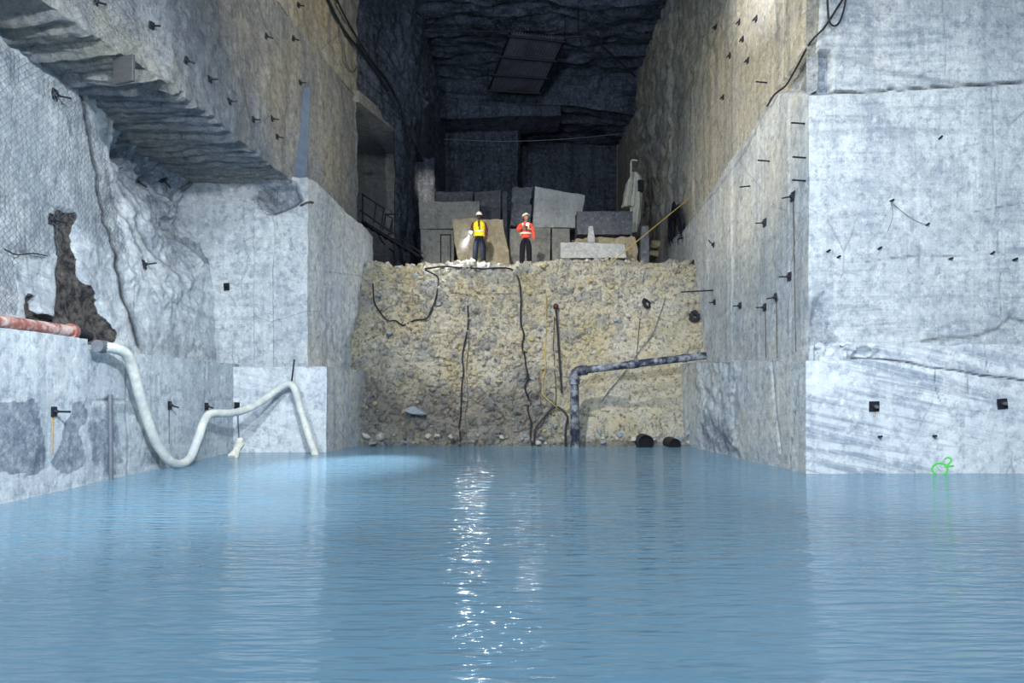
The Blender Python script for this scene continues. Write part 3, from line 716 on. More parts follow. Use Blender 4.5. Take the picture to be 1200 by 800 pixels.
for i in range(46):                                            # rubble along the crest
    x = rnd.uniform(440, 785); mk = rnd.choice(['stone_pale', 'stone_beige'])
    s = rnd.uniform(0.06, 0.15)
    o = stone(x, 306, s, {'stone_pale': 'pale stone lying on the crest of the rubble bank', 'stone_beige': 'beige stone lying on the crest of the rubble bank'}[mk], {'stone_pale': 'pale crest stones', 'stone_beige': 'beige crest stones'}[mk], mk)
    l = hit(x, 306)[0]
    yy = 23.55+rnd.uniform(0, 0.5)
    dn = BV.ray_cast(Vector((l.x*yy/l.y, yy, 9)), Vector((0, 0, -1)))[0]
    if dn is None or not 5.4 < dn.z < 6.45: dn = Vector((l.x*yy/l.y, yy, 6.05))
    o.location = dn+Vector((0, 0, s*0.2))
for i in range(30):                                            # damp stones along the water line
    x = rnd.choice([rnd.uniform(424, 660), rnd.uniform(700, 812)])
    stone(x, rnd.uniform(505, 521), rnd.uniform(0.07, 0.16), 'damp grey stone at the foot of the bank by the water', 'damp stones at the foot of the bank', 'stone_blue' if rnd.random() < .5 else 'stone_pale', sink=0.2)
for i in range(16):
    x, y = rnd.uniform(659, 733), 283
    l = px(x, 283.2, 24.6+rnd.uniform(0.0, 0.5)); s = rnd.uniform(0.05, 0.12)
    o = stone(x, y, s, 'small beige stone lying on top of the long white slab', 'stones on the white slab', 'stone_beige'); o.location = (l.x, l.y, px(x, 284.5, 24.5).z+s*0.25)

# ================================================================== pipes
p = thing('drain_pipe', 'dark dusty drain pipe rising from the water and bending right to the ledge', 'pipe', px(673, 525, 20.55))
L = lambda v: v - p.location
top = px(673, 446, 20.55); bend = [px(673, 447, 20.55), px(673.2, 440, 20.55), px(676, 435.5, 20.55), px(681, 434, 20.55), px(688, 433.2, 20.55)]
tube('upright_pipe', [L(px(674, 545, 20.55)), L(px(674, 500, 20.55)), L(top)], 0.135, M['pipe_black'], p, 16)
tube('elbow', [L(v) for v in bend], 0.155, M['pipe_black'], p, 16, 4)
tube('collar', [L(px(673, 450, 20.55)), L(px(673, 443, 20.55))], 0.17, M['pipe_black'], p, 16)
tube('collar', [L(px(674, 510, 20.55)), L(px(674, 499, 20.55))], 0.15, M['pipe_black'], p, 16)
h0, h1 = px(685, 433.4, 20.55), px(827, 416.5, 20.75)
tube('cross_pipe', [L(h0), L(h0.lerp(h1, 0.45)), L(h1)], 0.115, M['pipe_black'], p, 16)
tube('joint_sleeve', [L(h0.lerp(h1, 0.37)), L(h0.lerp(h1, 0.44))], 0.135, M['pipe_black'], p, 16)
tube('joint_sleeve', [L(h0.lerp(h1, 0.80)), L(h0.lerp(h1, 0.84))], 0.13, M['pipe_black'], p, 16)
tube('clamp', [L(px(660, 441.5, 20.5)), L(px(681, 441, 20.4))], 0.02, M['steel_grey'], p, 6)
def culvert(x, y, d, r, label):
    c = px(x, y, d); o = thing('culvert_pipe', label, 'pipe', c)
    bm = bmesh.new(); s = 24
    prof = [(r, 1.6), (r, 0), (r*0.88, 0), (r*0.88, 0.06)]
    rows = [[bm.verts.new((rr*math.cos(2*PI*k/s), yy, rr*math.sin(2*PI*k/s))) for k in range(s)] for rr, yy in prof]
    for a, b in zip(rows[:-1], rows[1:]):
        for k in range(s): bm.faces.new((a[k], a[(k+1) % s], b[(k+1) % s], b[k]))
    finish(bm, 'pipe_wall', M['steel_black'], o, True)
    bm = bmesh.new(); bmesh.ops.create_cone(bm, cap_ends=True, segments=24, radius1=r*0.89, radius2=r*0.89, depth=1.4, matrix=Matrix.Translation((0, 0.77, 0)) @ Matrix.Rotation(PI/2, 4, 'X'))
    finish(bm, 'bore_shade', M['void'], o, True)  # black plug painted as the dark inside of the pipe
    return o
culvert(757, 519, 20.55, 0.25, 'black open pipe end at the foot of the bank, the larger of two')
culvert(791, 521, 20.6, 0.19, 'black open pipe end at the foot of the bank, the smaller, nearer the right wall')

rp = thing('water_pipe', 'rusty red pipe with white dust lying along the top of the left bench', 'pipe', (-7.72, 9.5, 2.72))
tube('pipe_run', [(0, -5.5, 0.02), (0, 0, 0), (0.0, 2.42, 0.0)], 0.105, M['pipe_red'], rp, 16)
tube('flange', [(0, 2.40, 0.0), (0, 2.50, 0.0)], 0.14, M['pipe_red'], rp, 16)
tube('end_bend', [(0, 2.46, 0), (0.0, 2.72, -0.01), (0.02, 2.95, -0.06)], 0.085, M['steel_black'], rp, 12, 4)
# pale hose
hp = [(116, 405.5, 12.35), (124, 407, 12.5), (136, 408.5, 12.7), (148, 415, 12.95), (155, 430, 13.2), (163, 460, 13.5), (172, 490, 13.85), (184, 520, 14.25), (199, 540, 14.7), (212, 543.5, 15.1), (223, 536, 15.6),
      (232, 514, 15.95), (240, 492, 16.3), (248, 484.5, 16.6), (270, 484, 17.2), (290, 479, 17.8), (308, 469, 18.2), (324, 457, 18.45), (337, 450, 18.55), (345, 455, 18.55), (352, 478, 18.5), (360, 505, 18.4), (367, 525, 18.3), (371, 537, 18.2)]
hs = thing('drainage_hose', 'long pale flexible hose sagging from the red pipe down into the water', 'hose', px(212, 545, 15.1))
pts = [px(*q)-hs.location for q in hp]
tube('hose_run', pts, 0.098, M['hose'], hs, 14, 8)
tube('hose_clamp', [pts[0]-Vector((0, .06, 0)), pts[0]+Vector((0.0, 0.14, -0.01))], 0.115, M['steel_grey'], hs, 12)
tagv(tube('hanger_rod', [px(345, 421, 18.82), px(341.5, 449, 18.62)], 0.022, M['steel_black'], None, 6), 'thin rusty rod holding up the peak of the pale hose', 'rod')
bm = bmesh.new(); sweep(bm, catmull([px(283, 514, 17.9), px(281, 520, 17.8), px(277, 528, 17.6), px(272, 537, 17.4)], 4), [0.04]+[0.09]*3+[0.10]*6+[0.12]*3, 9)
for v in bm.verts: v.co += Vector((fbm(v.co*9, 3), fbm(v.co*9+Vector((5, 0, 0)), 3), fbm(v.co*9+Vector((0, 9, 0)), 3)))*0.035
tagv(finish(bm, 'wrapped_stake', M['sheet'], None, True), 'short pale cloth-wrapped stake leaning at the water beside the hose', 'stake')
tagv(tube('wall_tube', [px(129, 462, 13.0), px(130, 570, 13.0)], 0.045, M['steel_grey'], None, 10), 'thin upright grey tube against the damp lower left bench', 'tube')

# ================================================================== rock bolts
def bolt(x, y, label, group, size=0.14, rod=0.28, stain=None, smat='rust', droop=(0.0, -0.05), plate=True, sw=0.03):
    l, n, _ = hit(x, y); R = frame_of(n)
    o = thing('rock_bolt', label, 'rock bolt', l, group=group)
    o.rotation_euler = R.to_euler()
    if plate:
        bm = bmesh.new(); box(bm, (0, 0, 0.02), (size, size*1.25, 0.03)); bevel_all(bm, 0.006)
        bmesh.ops.create_cone(bm, cap_ends=True, segments=8, radius1=size*0.33, radius2=size*0.18, depth=0.06, matrix=Matrix.Translation((0, 0, 0.06)))
        finish(bm, 'plate', M['steel_black'], o)
    tube('rod', [(0, 0, -0.06), (droop[0]*0.4, droop[1]*0.4, rod*0.4), (droop[0]*0.7, droop[1], rod*0.75)], 0.018, M['steel_black'], o, 6)
    if stain:
        pts = on_rock([(x+(stain[0]-x)*t/8, y+(stain[1]-y)*t/8) for t in range(9)], 0.008)
        Mi = (Matrix.Translation(l) @ R.to_4x4()).inverted()
        bm = bmesh.new(); rows = []
        for i, q in enumerate(pts):
            w = sw*(1-0.5*i/8); ql = Mi @ q
            rows.append([bm.verts.new(ql+Vector((s*w, 0, dz))) for s, dz in ((-1, -0.02), (-0.6, 0.004), (0.6, 0.004), (1, -0.02))])
        for a, b in zip(rows[:-1], rows[1:]):
            for k in range(3): bm.faces.new((a[k], a[k+1], b[k+1], b[k]))
        finish(bm, 'drip_stain', M[smat], o, True)
    return o
g = 'rock bolts in the right side wall'
bolt(930, 230, 'rock bolt high on the right side wall with the longest dark drip line', g, 0.17, 0.3, (933, 412), droop=(-0.1, -0.05))
bolt(897, 261, 'rock bolt on the right side wall, second highest, left of the longest drip line', g, 0.16, 0.3, (896, 320), 'steel_grey', sw=0.015, droop=(-0.1, 0))
bolt(926, 324, 'rock bolt touching the middle of the longest drip line on the right side wall', g, 0.16, 0.3, (924, 372), 'steel_grey', sw=0.015, droop=(-0.1, 0))
bolt(910, 348, 'rock bolt with a dark drip just left of the longest drip line', g, 0.15, 0.28, (911, 419), droop=(-0.1, 0))
bolt(897, 360, 'low rock bolt with a short dark drip reaching the right ledge', g, 0.15, 0.28, (898, 419), droop=(-0.1, 0))
bolt(868, 358, 'plain low rock bolt on the right side wall, second from the bank', g, 0.14, 0.26, droop=(-0.1, 0))
bolt(838, 354, 'plain low rock bolt on the right side wall, nearest the bank', g, 0.13, 0.24, droop=(-0.1, 0))
bolt(837, 287, 'rock bolt on the right side wall level with the bank crest', g, 0.13, 0.26, droop=(0, 0.15))
bolt(813, 307, 'rock bolt where the right side wall meets the bank crest', g, 0.13, 0.2)
g = 'small bolts on the upper right wall'
for x, y, w in ((839, 32, 'far left of the floodlit patch'), (856, 65, 'under the far left one'), (867, 26, 'in the lit patch, upper left'), (877, 71, 'lowest in the bright floodlit patch'), (871, 46, 'in the middle of the floodlit patch'), (887, 22, 'highest and furthest right in the floodlit patch'), (848, 114, 'below the floodlit patch by the crack line')):
    bolt(x, y, 'small dark bolt on the upper right wall, '+w, g, 0.12, 0.16)
g = 'pins in the right side wall'
for x, y, w in ((899, 97, 'just under the floodlit patch'), (902, 189, 'high, right of the block stack'), (879, 218, 'above the second highest bolt'), (944, 185, 'close to the upper corner edge'), (943, 145, 'highest at the corner edge'), (944, 212, 'at the corner beside the top bolt')):
    l, n, _ = hit(x, y)
    tagv(tube('steel_pin', [l+n*-0.05, l+n*0.30+Vector((0, -0.05, 0))], 0.018, M['steel_black'], None, 6), 'thin dark steel pin in the right wall, '+w, 'pin', g)
def plate_bolt(x, y, label, rot, drip=None):
    l, n, _ = hit(x, y); o = thing('anchor_plate', label, 'anchor plate', l, group='square anchor plates on the right lower face'); R = frame_of(n)
    o.rotation_euler = R.to_euler()
    bm = bmesh.new(); box(bm, (0, 0, 0.015), (0.21, 0.21, 0.025), Matrix.Rotation(rot, 3, 'Z')); bevel_all(bm, 0.004)
    finish(bm, 'plate', M['steel_black'], o)
    bm = bmesh.new(); bmesh.ops.create_uvsphere(bm, u_segments=12, v_segments=6, radius=0.06, matrix=Matrix.Translation((0, 0, 0.03)))
    finish(bm, 'dome_washer', M['steel_black'], o, True)
    bm = bmesh.new(); bmesh.ops.create_cone(bm, cap_ends=True, segments=6, radius1=0.035, radius2=0.035, depth=0.06, matrix=Matrix.Translation((0, 0, 0.10)))
    finish(bm, 'nut', M['steel_grey'], o)
    if drip:
        bm = bmesh.new(); box(bm, (0.03, -0.2, 0.004), (0.02, 0.2, 0.006)); box(bm, (-0.0, -0.16, 0.004), (0.015, 0.12, 0.006)); finish(bm, 'drip_stain', M['ochre'], o)
plate_bolt(1024, 476, 'square black anchor plate with rusty drip, near the right corner edge', 0.02, True)
plate_bolt(1174, 473, 'square black anchor plate without a drip, at the far right of the lower face', 0.06)
g = 'pins in the main right face'
for x, y, w in ((1043, 236, 'at the upper end of the hanging wire'), (1085, 264, 'at the right end of the hanging wire'), (969, 295, 'beside the corner edge, left of its neighbour'), (981, 302, 'right of the pin by the corner edge'), (1112, 304, 'below the middle of the thin crack'), (1161, 298, 'left of the long vertical seam'), (1187, 305, 'right of the long vertical seam'), (1029, 292, 'alone above the left end of the thin crack'),
                (1100, 163, 'upper middle of the face, above the rest'), (1029, 512, 'on the lower face under the dripping plate'), (1093, 511, 'on the lower face above the green paint')):
    l, n, _ = hit(x, y)
    tagv(tube('steel_pin', [l+n*-0.05, l+n*0.10+Vector((0.02, 0, 0.02))], 0.022, M['steel_black'], None, 6), 'short dark pin in the right face, '+w, 'pin', g)
cable('loose_wire', [(1043, 237), (1058, 250), (1072, 259), (1085, 264)], 0.005, M['cable_grey'], 'thin grey wire hanging between two pins on the right face', 'wire', dense=False)
cable('loose_wire', [(1043, 237), (1045, 252), (1042, 264), (1039, 272)], 0.005, M['cable_grey'], 'thin wire end dangling below the upper pin on the right face', 'wire', dense=False)
g = 'rock bolts on the overhang face'
W_ = ['first', 'second', 'third', 'fourth', 'fifth', 'sixth', 'seventh', 'eighth', 'ninth', 'tenth', 'eleventh', 'twelfth', 'thirteenth']
ob = sorted([(111, 2), (177, 30), (217, 70), (245, 93), (268, 119), (296, 140), (318, 139), (324, 160), (311, 42), (343, 45), (349, 6), (351, 97)])
for i, (x, y) in enumerate(ob):
    bolt(x, y, 'small dark rock bolt on the left overhang face, %s from the left' % W_[i], g, 0.11, 0.24, droop=(0.08, 0))
g = 'rock bolts in the left wall above the bench'
for x, y, w in ((63, 111, 'high in the netting under the overhang'), (60, 257, 'in the netting left of the dark fissure'), (160, 211, 'left of a pair under the overhang'), (191, 210, 'right of a pair under the overhang'), (168, 310, 'in the middle right of the big crack'), (266, 336, 'near the pale pillar front')):
    bolt(x, y, 'black rock bolt in the left wall, '+w, g, 0.17, 0.36, droop=(0.12, 0))
g = 'rock bolts in the left bench'
bolt(62, 482, 'black rock bolt with an ochre drip on the front of the left bench', g, 0.13, 0.38, (61, 532), 'ochre', droop=(0.0, 0), sw=0.02)
bolt(198, 475, 'black rock bolt on the left bench, first right of the dipping hose', g, 0.15, 0.28, (198, 520), 'steel_grey', sw=0.03)
bolt(241, 476, 'black rock bolt on the left bench touching the bend of the hose', g, 0.15, 0.28)
bolt(278, 475, 'black rock bolt on the left bench near the pillar, over the stake', g, 0.15, 0.26, (280, 515), 'steel_grey', sw=0.04)

# ================================================================== cables and ropes
cable('hanging_rope', [(548, 345), (547, 380), (544, 420), (541, 460), (538, 500), (537, 525)], 0.026, M['cable'], 'dark rope hanging straight down the bank left of its middle', 'rope')
cable('hanging_rope', [(549, 378), (548, 420), (547, 470), (545, 524)], 0.012, M['cable_grey'], 'thin grey cord hanging beside the dark rope on the bank', 'rope')
cable('power_cable', [(497, 317), (520, 314), (540, 314), (580, 314), (600, 317), (607, 329), (610, 350), (612, 380), (615, 430), (620, 480), (625, 524)], 0.03, M['cable'], 'black cable running over the crest at the workers and down the bank', 'cable')
cable('cable_loop', [(438, 332), (440, 358), (452, 374), (475, 381), (498, 373), (511, 352), (514, 328), (509, 322), (498, 318)], 0.026, M['cable'], 'black cable hanging in a wide loop at the left of the bank', 'cable')
cable('yellow_rope', [(641, 345), (640, 400), (638, 430), (636, 462), (646, 472), (657, 480)], 0.014, M['rope_yellow'], 'thin yellow rope hanging left of the upright dark pipe', 'rope')
cable('hanging_rope', [(649, 372), (650, 420), (651, 475)], 0.012, M['cable'], 'thin dark cord beside the red-topped rod', 'rope')
cable('bent_cable', [(626, 522), (628, 505), (634, 492), (644, 481), (655, 479), (662, 488), (664, 505), (664, 524)], 0.03, M['cable'], 'stiff black cable arching out of the water left of the pipe', 'cable', dense=False, off=0.12)
a_, n_, _ = hit(809, 232); b_, m_, _ = hit(690, 330)
tagv(tube('guide_rope', [a_+n_*0.03, b_+m_*0.03], 0.018, M['rope_yellow'], None, 6), 'taut yellowish rope slanting down from the right wall over the crest', 'rope')
cable('plumb_cord', [(752, 365), (748, 395), (746, 422)], 0.010, M['cable'], 'thin dark cord dropping from the coil to the cross pipe', 'rope')
cable('loose_wire', [(520, 345), (560, 345), (600, 345)], 0.010, M['cable_grey'], 'thin level wire across the middle of the bank', 'wire')
cable('guide_rope', [(780, 350), (765, 390), (740, 425), (705, 470)], 0.014, M['cable_grey'], 'faint grey cord slanting down the smooth right part of the bank', 'rope')
rod = thing('marker_rod', 'upright dark rod with a red knob standing in the middle of the bank', 'rod', hit(658, 460)[0])
a, b = hit(658, 460)[0]+Vector((0, -0.12, 0)), hit(651, 360)[0]+Vector((0, -0.2, 0))
tube('shaft', [a-rod.location, b-rod.location], 0.032, M['steel_black'], rod, 8)
bm = bmesh.new(); bmesh.ops.create_uvsphere(bm, u_segments=14, v_segments=8, radius=0.10, matrix=Matrix.Translation(b-rod.location))
M['knob_red'] = plain('dark_red_plastic', lin(72, 40, 52), 0.5)
finish(bm, 'knob', M['knob_red'], rod, True)
def coil(name, x, y, r, turns, rr, label, jitter=0.03, squash=1.0, strands=None, mat='cable'):
    l, n, _ = hit(x, y); R = frame_of(n); r_ = random.Random(int(x)); pts = []
    for i in range(turns*14):
        a = 2*PI*i/14; k = r*(1+r_.uniform(-jitter, jitter)*4)
        pts.append(l + R @ Vector((k*math.cos(a), k*squash*math.sin(a), 0.06+0.03*r_.random()+0.01*i/14)))
    return tagv(tube(name, pts, rr, M[mat], None, 6, 2), label, 'cable coil')
coil('cable_coil', 755, 357, 0.15, 6, 0.022, 'small black coil of cable hung on the bank under the crest', 0.09)
coil('cable_coil', 813, 371, 0.13, 8, 0.025, 'black cable coil lying where bank meets the right wall', 0.13)
coil('cable_bundle', 797, 270, 0.75, 12, 0.035, 'large tangled bundle of black cable on the right wall above the crest', 0.12, 1.0)
l, n, _ = hit(836, 340)
tagv(tube('wall_bracket', [l+n*-0.05, l+n*0.9+Vector((-0.1, 0, -0.06))], 0.022, M['steel_black'], None, 6), 'thin rod reaching out from the right wall over the bank', 'rod')
# cables on the upper left wall
cable('power_cable', [(378, -6), (390, 18), (404, 42), (424, 66), (440, 88), (452, 108)], 0.05, M['cable'], 'thick black cable slanting down the upper left wall, lower of two', 'cable', off=0.12, dense=False)
cable('power_cable', [(388, -6), (400, 20), (416, 48), (434, 74), (448, 92), (462, 116), (472, 150), (477, 190)], 0.035, M['cable'], 'black cable slanting down the upper left wall to the adit, upper of two', 'cable', off=0.14, dense=False)
cable('cable_loop', [(394, 30), (400, 60), (404, 78), (411, 85), (419, 80), (421, 75)], 0.028, M['cable_grey'], 'pale cable hanging in a short loop on the upper left wall', 'cable', off=0.1, dense=False)
cable('hanging_cable', [(472, 150), (475, 200), (476, 240), (473, 270), (466, 292)], 0.03, M['cable'], 'black cable hanging down beside the adit to the crest', 'cable', dense=False)
cable('hanging_cable', [(441, 268), (448, 282), (460, 294), (474, 300)], 0.028, M['cable'], 'black cable drooping below the stair railing', 'cable', dense=False)
# cables at the top right corner
cable('power_cable', [(990, -8), (975, 18), (962, 36), (950, 52), (940, 70), (931, 84), (922, 98), (912, 112), (904, 124)], 0.022, M['cable'], 'black cable running diagonally down to the right wall corner', 'cable', off=0.1, dense=False)
cable('cable_loop', [(966, -8), (967, 14), (968, 28), (973, 34), (980, 30), (985, 16), (988, 2), (989, -8)], 0.02, M['cable'], 'black cable loop hanging at the top right corner', 'cable', off=0.12, dense=False)
# tunnel wires
tagv(tube('tunnel_wire', catmull([px(520, 163, 36), px(590, 165.5, 36), px(660, 163, 36), px(724, 157, 36)], 8), 0.02, M['steel_grey'], None, 6), 'thin pale wire stretched across the dark tunnel', 'wire')
tagv(tube('roof_wire', [px(488, 37, 29.8), px(560, 36.5, 29.8), px(600, 37, 29.8)], 0.025, M['cable'], None, 6), 'dark wire across the tunnel roof left of the corrugated panel', 'wire')
tagv(tube('roof_wire', catmull([px(662, 44, 29.8), px(690, 44, 29.8), px(712, 60, 30.5), px(745, 90, 31.5)], 5), 0.05, M['cable'], None, 6), 'dark cable from the corrugated panel to the right tunnel wall', 'cable')
tagv(tube('roof_wire', [px(677, 0, 28.5), px(678, 44, 29.8)], 0.03, M['cable'], None, 6), 'short dark cable on the tunnel roof meeting the one from the panel', 'cable')

# ================================================================== corrugated panel under the roof
cp = thing('roof_panel', 'corrugated metal panel hung under the tunnel roof', 'roof panel', px(615, 72, 32))
C4 = [px(598, 38, 30.2)-cp.location, px(662, 45, 30.2)-cp.location, px(632, 108, 34.3)-cp.location, px(572, 105, 34.3)-cp.location]
def quad(u, v): return C4[0].lerp(C4[1], u).lerp(C4[3].lerp(C4[2], u), v)
bm = bmesh.new(); nu = 19*6; rows = []
for layer in (0, 0.025):
    for i in range(nu+1):
        z = 0.055*math.sin(2*PI*i/6)+layer
        rows.append([bm.verts.new(quad(i/nu, v)+Vector((0, 0, z))) for v in (0, 0.5, 1)])
for base in (0, nu+1):
    for i in range(nu):
        for j in range(2): bm.faces.new((rows[base+i][j], rows[base+i+1][j], rows[base+i+1][j+1], rows[base+i][j+1]))
for i in range(nu):
    for j in (0, 2): bm.faces.new((rows[i][j], rows[i+1][j], rows[nu+2+i][j], rows[nu+1+i][j]))
finish(bm, 'corrugated_sheet', M['corrugated'], cp, True, 60)
for v in (0.02, 0.36, 0.68, 0.98):
    tube('crossbar', [quad(-0.03, v)+Vector((0, 0, -0.10)), quad(1.03, v)+Vector((0, 0, -0.10))], 0.05, M['steel_black'], cp, 6)
for u in (0.0, 1.0):
    tube('side_rail', [quad(u, 0)+Vector((0, 0, -0.05)), quad(u, 1)+Vector((0, 0, -0.05))], 0.05, M['steel_black'], cp, 6)
for u, v in ((0, 0), (1, 0), (0, 1), (1, 1)):
    tube('hanger', [quad(u, v), quad(u, v)+Vector((0, 0, 1.3))], 0.02, M['steel_black'], cp, 6)

# ================================================================== stairs in the adit
sr = thing('stair_railing', 'dark metal stair with handrail going down in the left adit', 'stairs', px(425, 300, 25.6))
S = lambda x, y, d=25.6: px(x, y, d)-sr.location
for nm, pts, r in (('handrail', [S(424, 227), S(451, 245)], 0.03), ('handrail', [S(422, 246), S(447, 264), S(495, 297)], 0.03), ('handrail', [S(451, 251), S(467, 251)], 0.025), ('handrail', [S(452, 251), S(460, 256), S(458, 275)], 0.025),
                   ('post', [S(425, 227), S(425, 258)], 0.028), ('post', [S(441, 238), S(438, 261)], 0.025), ('post', [S(450, 245), S(446, 268)], 0.028), ('post', [S(452, 252), S(448, 270)], 0.025), ('post', [S(460, 256), S(455, 277)], 0.025)):
    tube(nm, pts, r, M['steel_black'], sr, 8)
for dd in (25.6, 26.4): tube('stringer', [S(424, 259, dd), S(452, 276, dd), S(492, 300, dd)], 0.05, M['steel_black'], sr, 6)
for t in range(9):
    q = S(426, 260).lerp(S(490, 299), t/8.0)
    bm = bmesh.new(); box(bm, q+Vector((0, 0.4, 0)), (0.22, 0.8, 0.03)); finish(bm, 'step', M['steel_black'], sr)
fr = thing('rod_frame', 'small dark rod frame standing before the block at far left of the stack', 'frame', px(522, 302, 25.2))
S = lambda x, y: px(x, y, 25.2)-fr.location
tube('post', [S(516.5, 310), S(516.5, 275)], 0.025, M['steel_black'], fr, 6); tube('post', [S(528, 310), S(528, 275)], 0.025, M['steel_black'], fr, 6)
tube('crossbar', [S(516, 275), S(528.5, 275)], 0.025, M['steel_black'], fr, 6)

# ================================================================== draped white sheet on its post by the right wall
ds = thing('draped_sheet', 'white sheet draped over a hooked post by the right tunnel wall', 'sheet', px(744, 310, 29.5))
S = lambda x, y, d=29.5: px(x, y, d)-ds.location
tube('post', [S(739.5, 328), S(739.5, 190)], 0.05, M['sheet'], ds, 8)
tube('hook', [S(739.5, 192), S(740, 188.5), S(742, 187.3), S(747, 188.2)], 0.04, M['sheet'], ds, 8, 4)
def drape(name, prof, depth, folds, amp, ph):
    bm = bmesh.new(); rows = []; ns = 40; y0, y1 = prof[0][0], prof[-1][0]
    for i in range(25):
        yy = y0+(y1-y0)*i/24
        x0 = np.interp(yy, [q[0] for q in prof], [q[1] for q in prof]); x1 = np.interp(yy, [q[0] for q in prof], [q[2] for q in prof])
        c = (x0+x1)/2; w_ = (x1-x0)/2; row = []
        for k in range(ns):
            a = 2*PI*k/ns; f = 1+amp*math.sin(a*folds+ph+0.5*math.sin(i*0.4))*min(1, i/5)+0.25*amp*math.sin(a*3+i*0.8)
            p0 = S(c+w_*math.cos(a)*f, yy); p0.y += depth*math.sin(a)*f
            row.append(bm.verts.new(p0))
        rows.append(row)
    for a, b in zip(rows[:-1], rows[1:]):
        for k in range(ns): bm.faces.new((a[k], a[(k+1) % ns], b[(k+1) % ns], b[k]))
    bm.faces.new(rows[0]); bm.faces.new(rows[-1][::-1])
    finish(bm, name, M['sheet'], ds, True, 70)
drape('sheet_cloth', [(205, 739.5, 743), (212, 735.5, 745), (225, 732.5, 744), (243, 729.5, 743)], 0.30, 7, 0.22, 0.4)
drape('sheet_wrap', [(203, 740, 747), (207, 741, 752), (220, 742, 752.5), (240, 741.5, 751.5), (256, 741.5, 750), (273, 741, 746.5)], 0.22, 4, 0.14, 1.2)
bm = bmesh.new(); box(bm, S(750.5, 218, 29.3), (0.25, 0.2, 0.5)); bevel_all(bm, 0.03); finish(bm, 'dark_patch', M['steel_black'], ds)

# ================================================================== plate and painted notch shade on the left overhang
l, n, _ = hit(146, 82)
dc = min(hit(x, y)[0].y for x, y in ((133, 69), (157, 63.5), (157, 95), (135, 99.5)))-0.2
pts = [px(133, 69, dc+0.15), px(157, 63.5, dc), px(157, 95, dc), px(135, 99.5, dc+0.15)]
bm = bmesh.new(); c = sum(pts, Vector())/4
nn = (pts[1]-pts[0]).cross(pts[3]-pts[0]).normalized()
if nn.dot(Vector((0, 0, EYE))-c) < 0: nn = -nn
vs = [bm.verts.new(q+nn*0.03) for q in pts]+[bm.verts.new(q-nn*0.03) for q in pts]
bm.faces.new(vs[:4]); bm.faces.new(vs[4:][::-1])
for i in range(4): bm.faces.new((vs[i], vs[(i+1) % 4], vs[4+(i+1) % 4], vs[4+i]))
bevel_all(bm, 0.01)
tagv(finish(bm, 'steel_plate', M['plate'], None), 'square grey plate fixed at the edge of the left overhang', 'plate')
M['notch_shade'] = plain('bluish_notch_shade', lin(98, 114, 140), 0.85, scale=4, bump=0.01)  # blue shadow of a cut notch, put into a solid sliver's colour
pts = [hit(*q)[0] for q in ((357, 101), (364.5, 101), (361, 196), (346, 196))]
pts = [px(357, 101, 20.1), px(364.5, 101, 20.25), px(360, 213, 19.75), px(344, 213, 19.35)]
bm = bmesh.new(); nn = Vector((0.8, -0.6, 0))
vs = [bm.verts.new(q) for q in pts]+[bm.verts.new(q-nn*0.5) for q in pts]
bm.faces.new(vs[:4]); bm.faces.new(vs[4:][::-1])
for i in range(4): bm.faces.new((vs[i], vs[(i+1) % 4], vs[4+(i+1) % 4], vs[4+i]))
bevel_all(bm, 0.02)
tagv(finish(bm, 'notch_shade_sliver', M['notch_shade'], None), 'tall narrow bluish sliver painted as a shaded notch at the end of the left overhang', 'stone')

# ================================================================== rockfall netting on the left
def net(name, poly, wall_x, label, off=0.06, cell=0.125, yr=(8, 18), zr=(2.6, 9), r=0.0042):
    bm = bmesh.new(); npoly = poly
    def pt(y, z):
        q = BV.ray_cast(Vector((wall_x+2.2, y, z)), Vector((-1, 0, 0)))[0]
        return q
    ny = int((yr[1]-yr[0])/cell*2); nz = int((zr[1]-zr[0])/cell*2)
    grid = {}
    for i in range(ny+1):
        for j in range(nz+1):
            if (i+j) % 2: continue
            y, z = yr[0]+i*cell/2, zr[0]+j*cell/2
            q = pt(y, z)
            if q is None: continue
            X, Y = 600+q.x*FPX/q.y, HZ-(q.z-EYE)*FPX/q.y
            jx = 5*fbm(Vector((y, z, 1)), 3)
            if not inpoly(np.array([X+jx]), np.array([Y+jx]), poly)[0]: continue
            grid[i, j] = q+Vector((off+0.03*fbm(Vector((y*0.8, z*0.8, 4)), 3)+0.012*(1 if i % 2 else -1), 0, 0))
    def seg(a, b):
        t = (b-a).normalized(); u = t.orthogonal().normalized(); v = t.cross(u)
        A = [bm.verts.new(a+(u*math.cos(k*2.094)+v*math.sin(k*2.094))*r) for k in range(3)]
        B = [bm.verts.new(b+(u*math.cos(k*2.094)+v*math.sin(k*2.094))*r) for k in range(3)]
        for k in range(3): bm.faces.new((A[k], A[(k+1) % 3], B[(k+1) % 3], B[k]))
    for (i, j), a in grid.items():
        for dj in (1, -1):
            b = grid.get((i+1, j+dj))
            if b is not None and (a-b).length < 0.4: seg(a, b)
    return tagv(finish(bm, name, M['steel_grey'], None), label, 'netting')
net('rockfall_net', [(-80, 0), (90, 108), (110, 150), (128, 215), (150, 300), (110, 290), (70, 250), (68, 300), (20, 300), (20, 370), (-80, 360)], -8.6, 'steel wire rockfall netting pinned over the left wall', yr=(9.2, 16.5), zr=(2.6, 7.7))
net('rockfall_net', [(60, -10), (158, -10), (160, 62), (130, 66), (100, 60)], -7.3, 'smaller piece of wire netting on the left overhang face above the plate', yr=(9.0, 13.6), zr=(7.6, 11), r=0.0038)
tagv(tube('net_edge_cable', on_rock([(0, 293), (15, 297), (35, 300), (51, 302)], 0.08), 0.012, M['cable'], None, 6, 3), 'dark cable along the lower edge of the netting', 'cable')

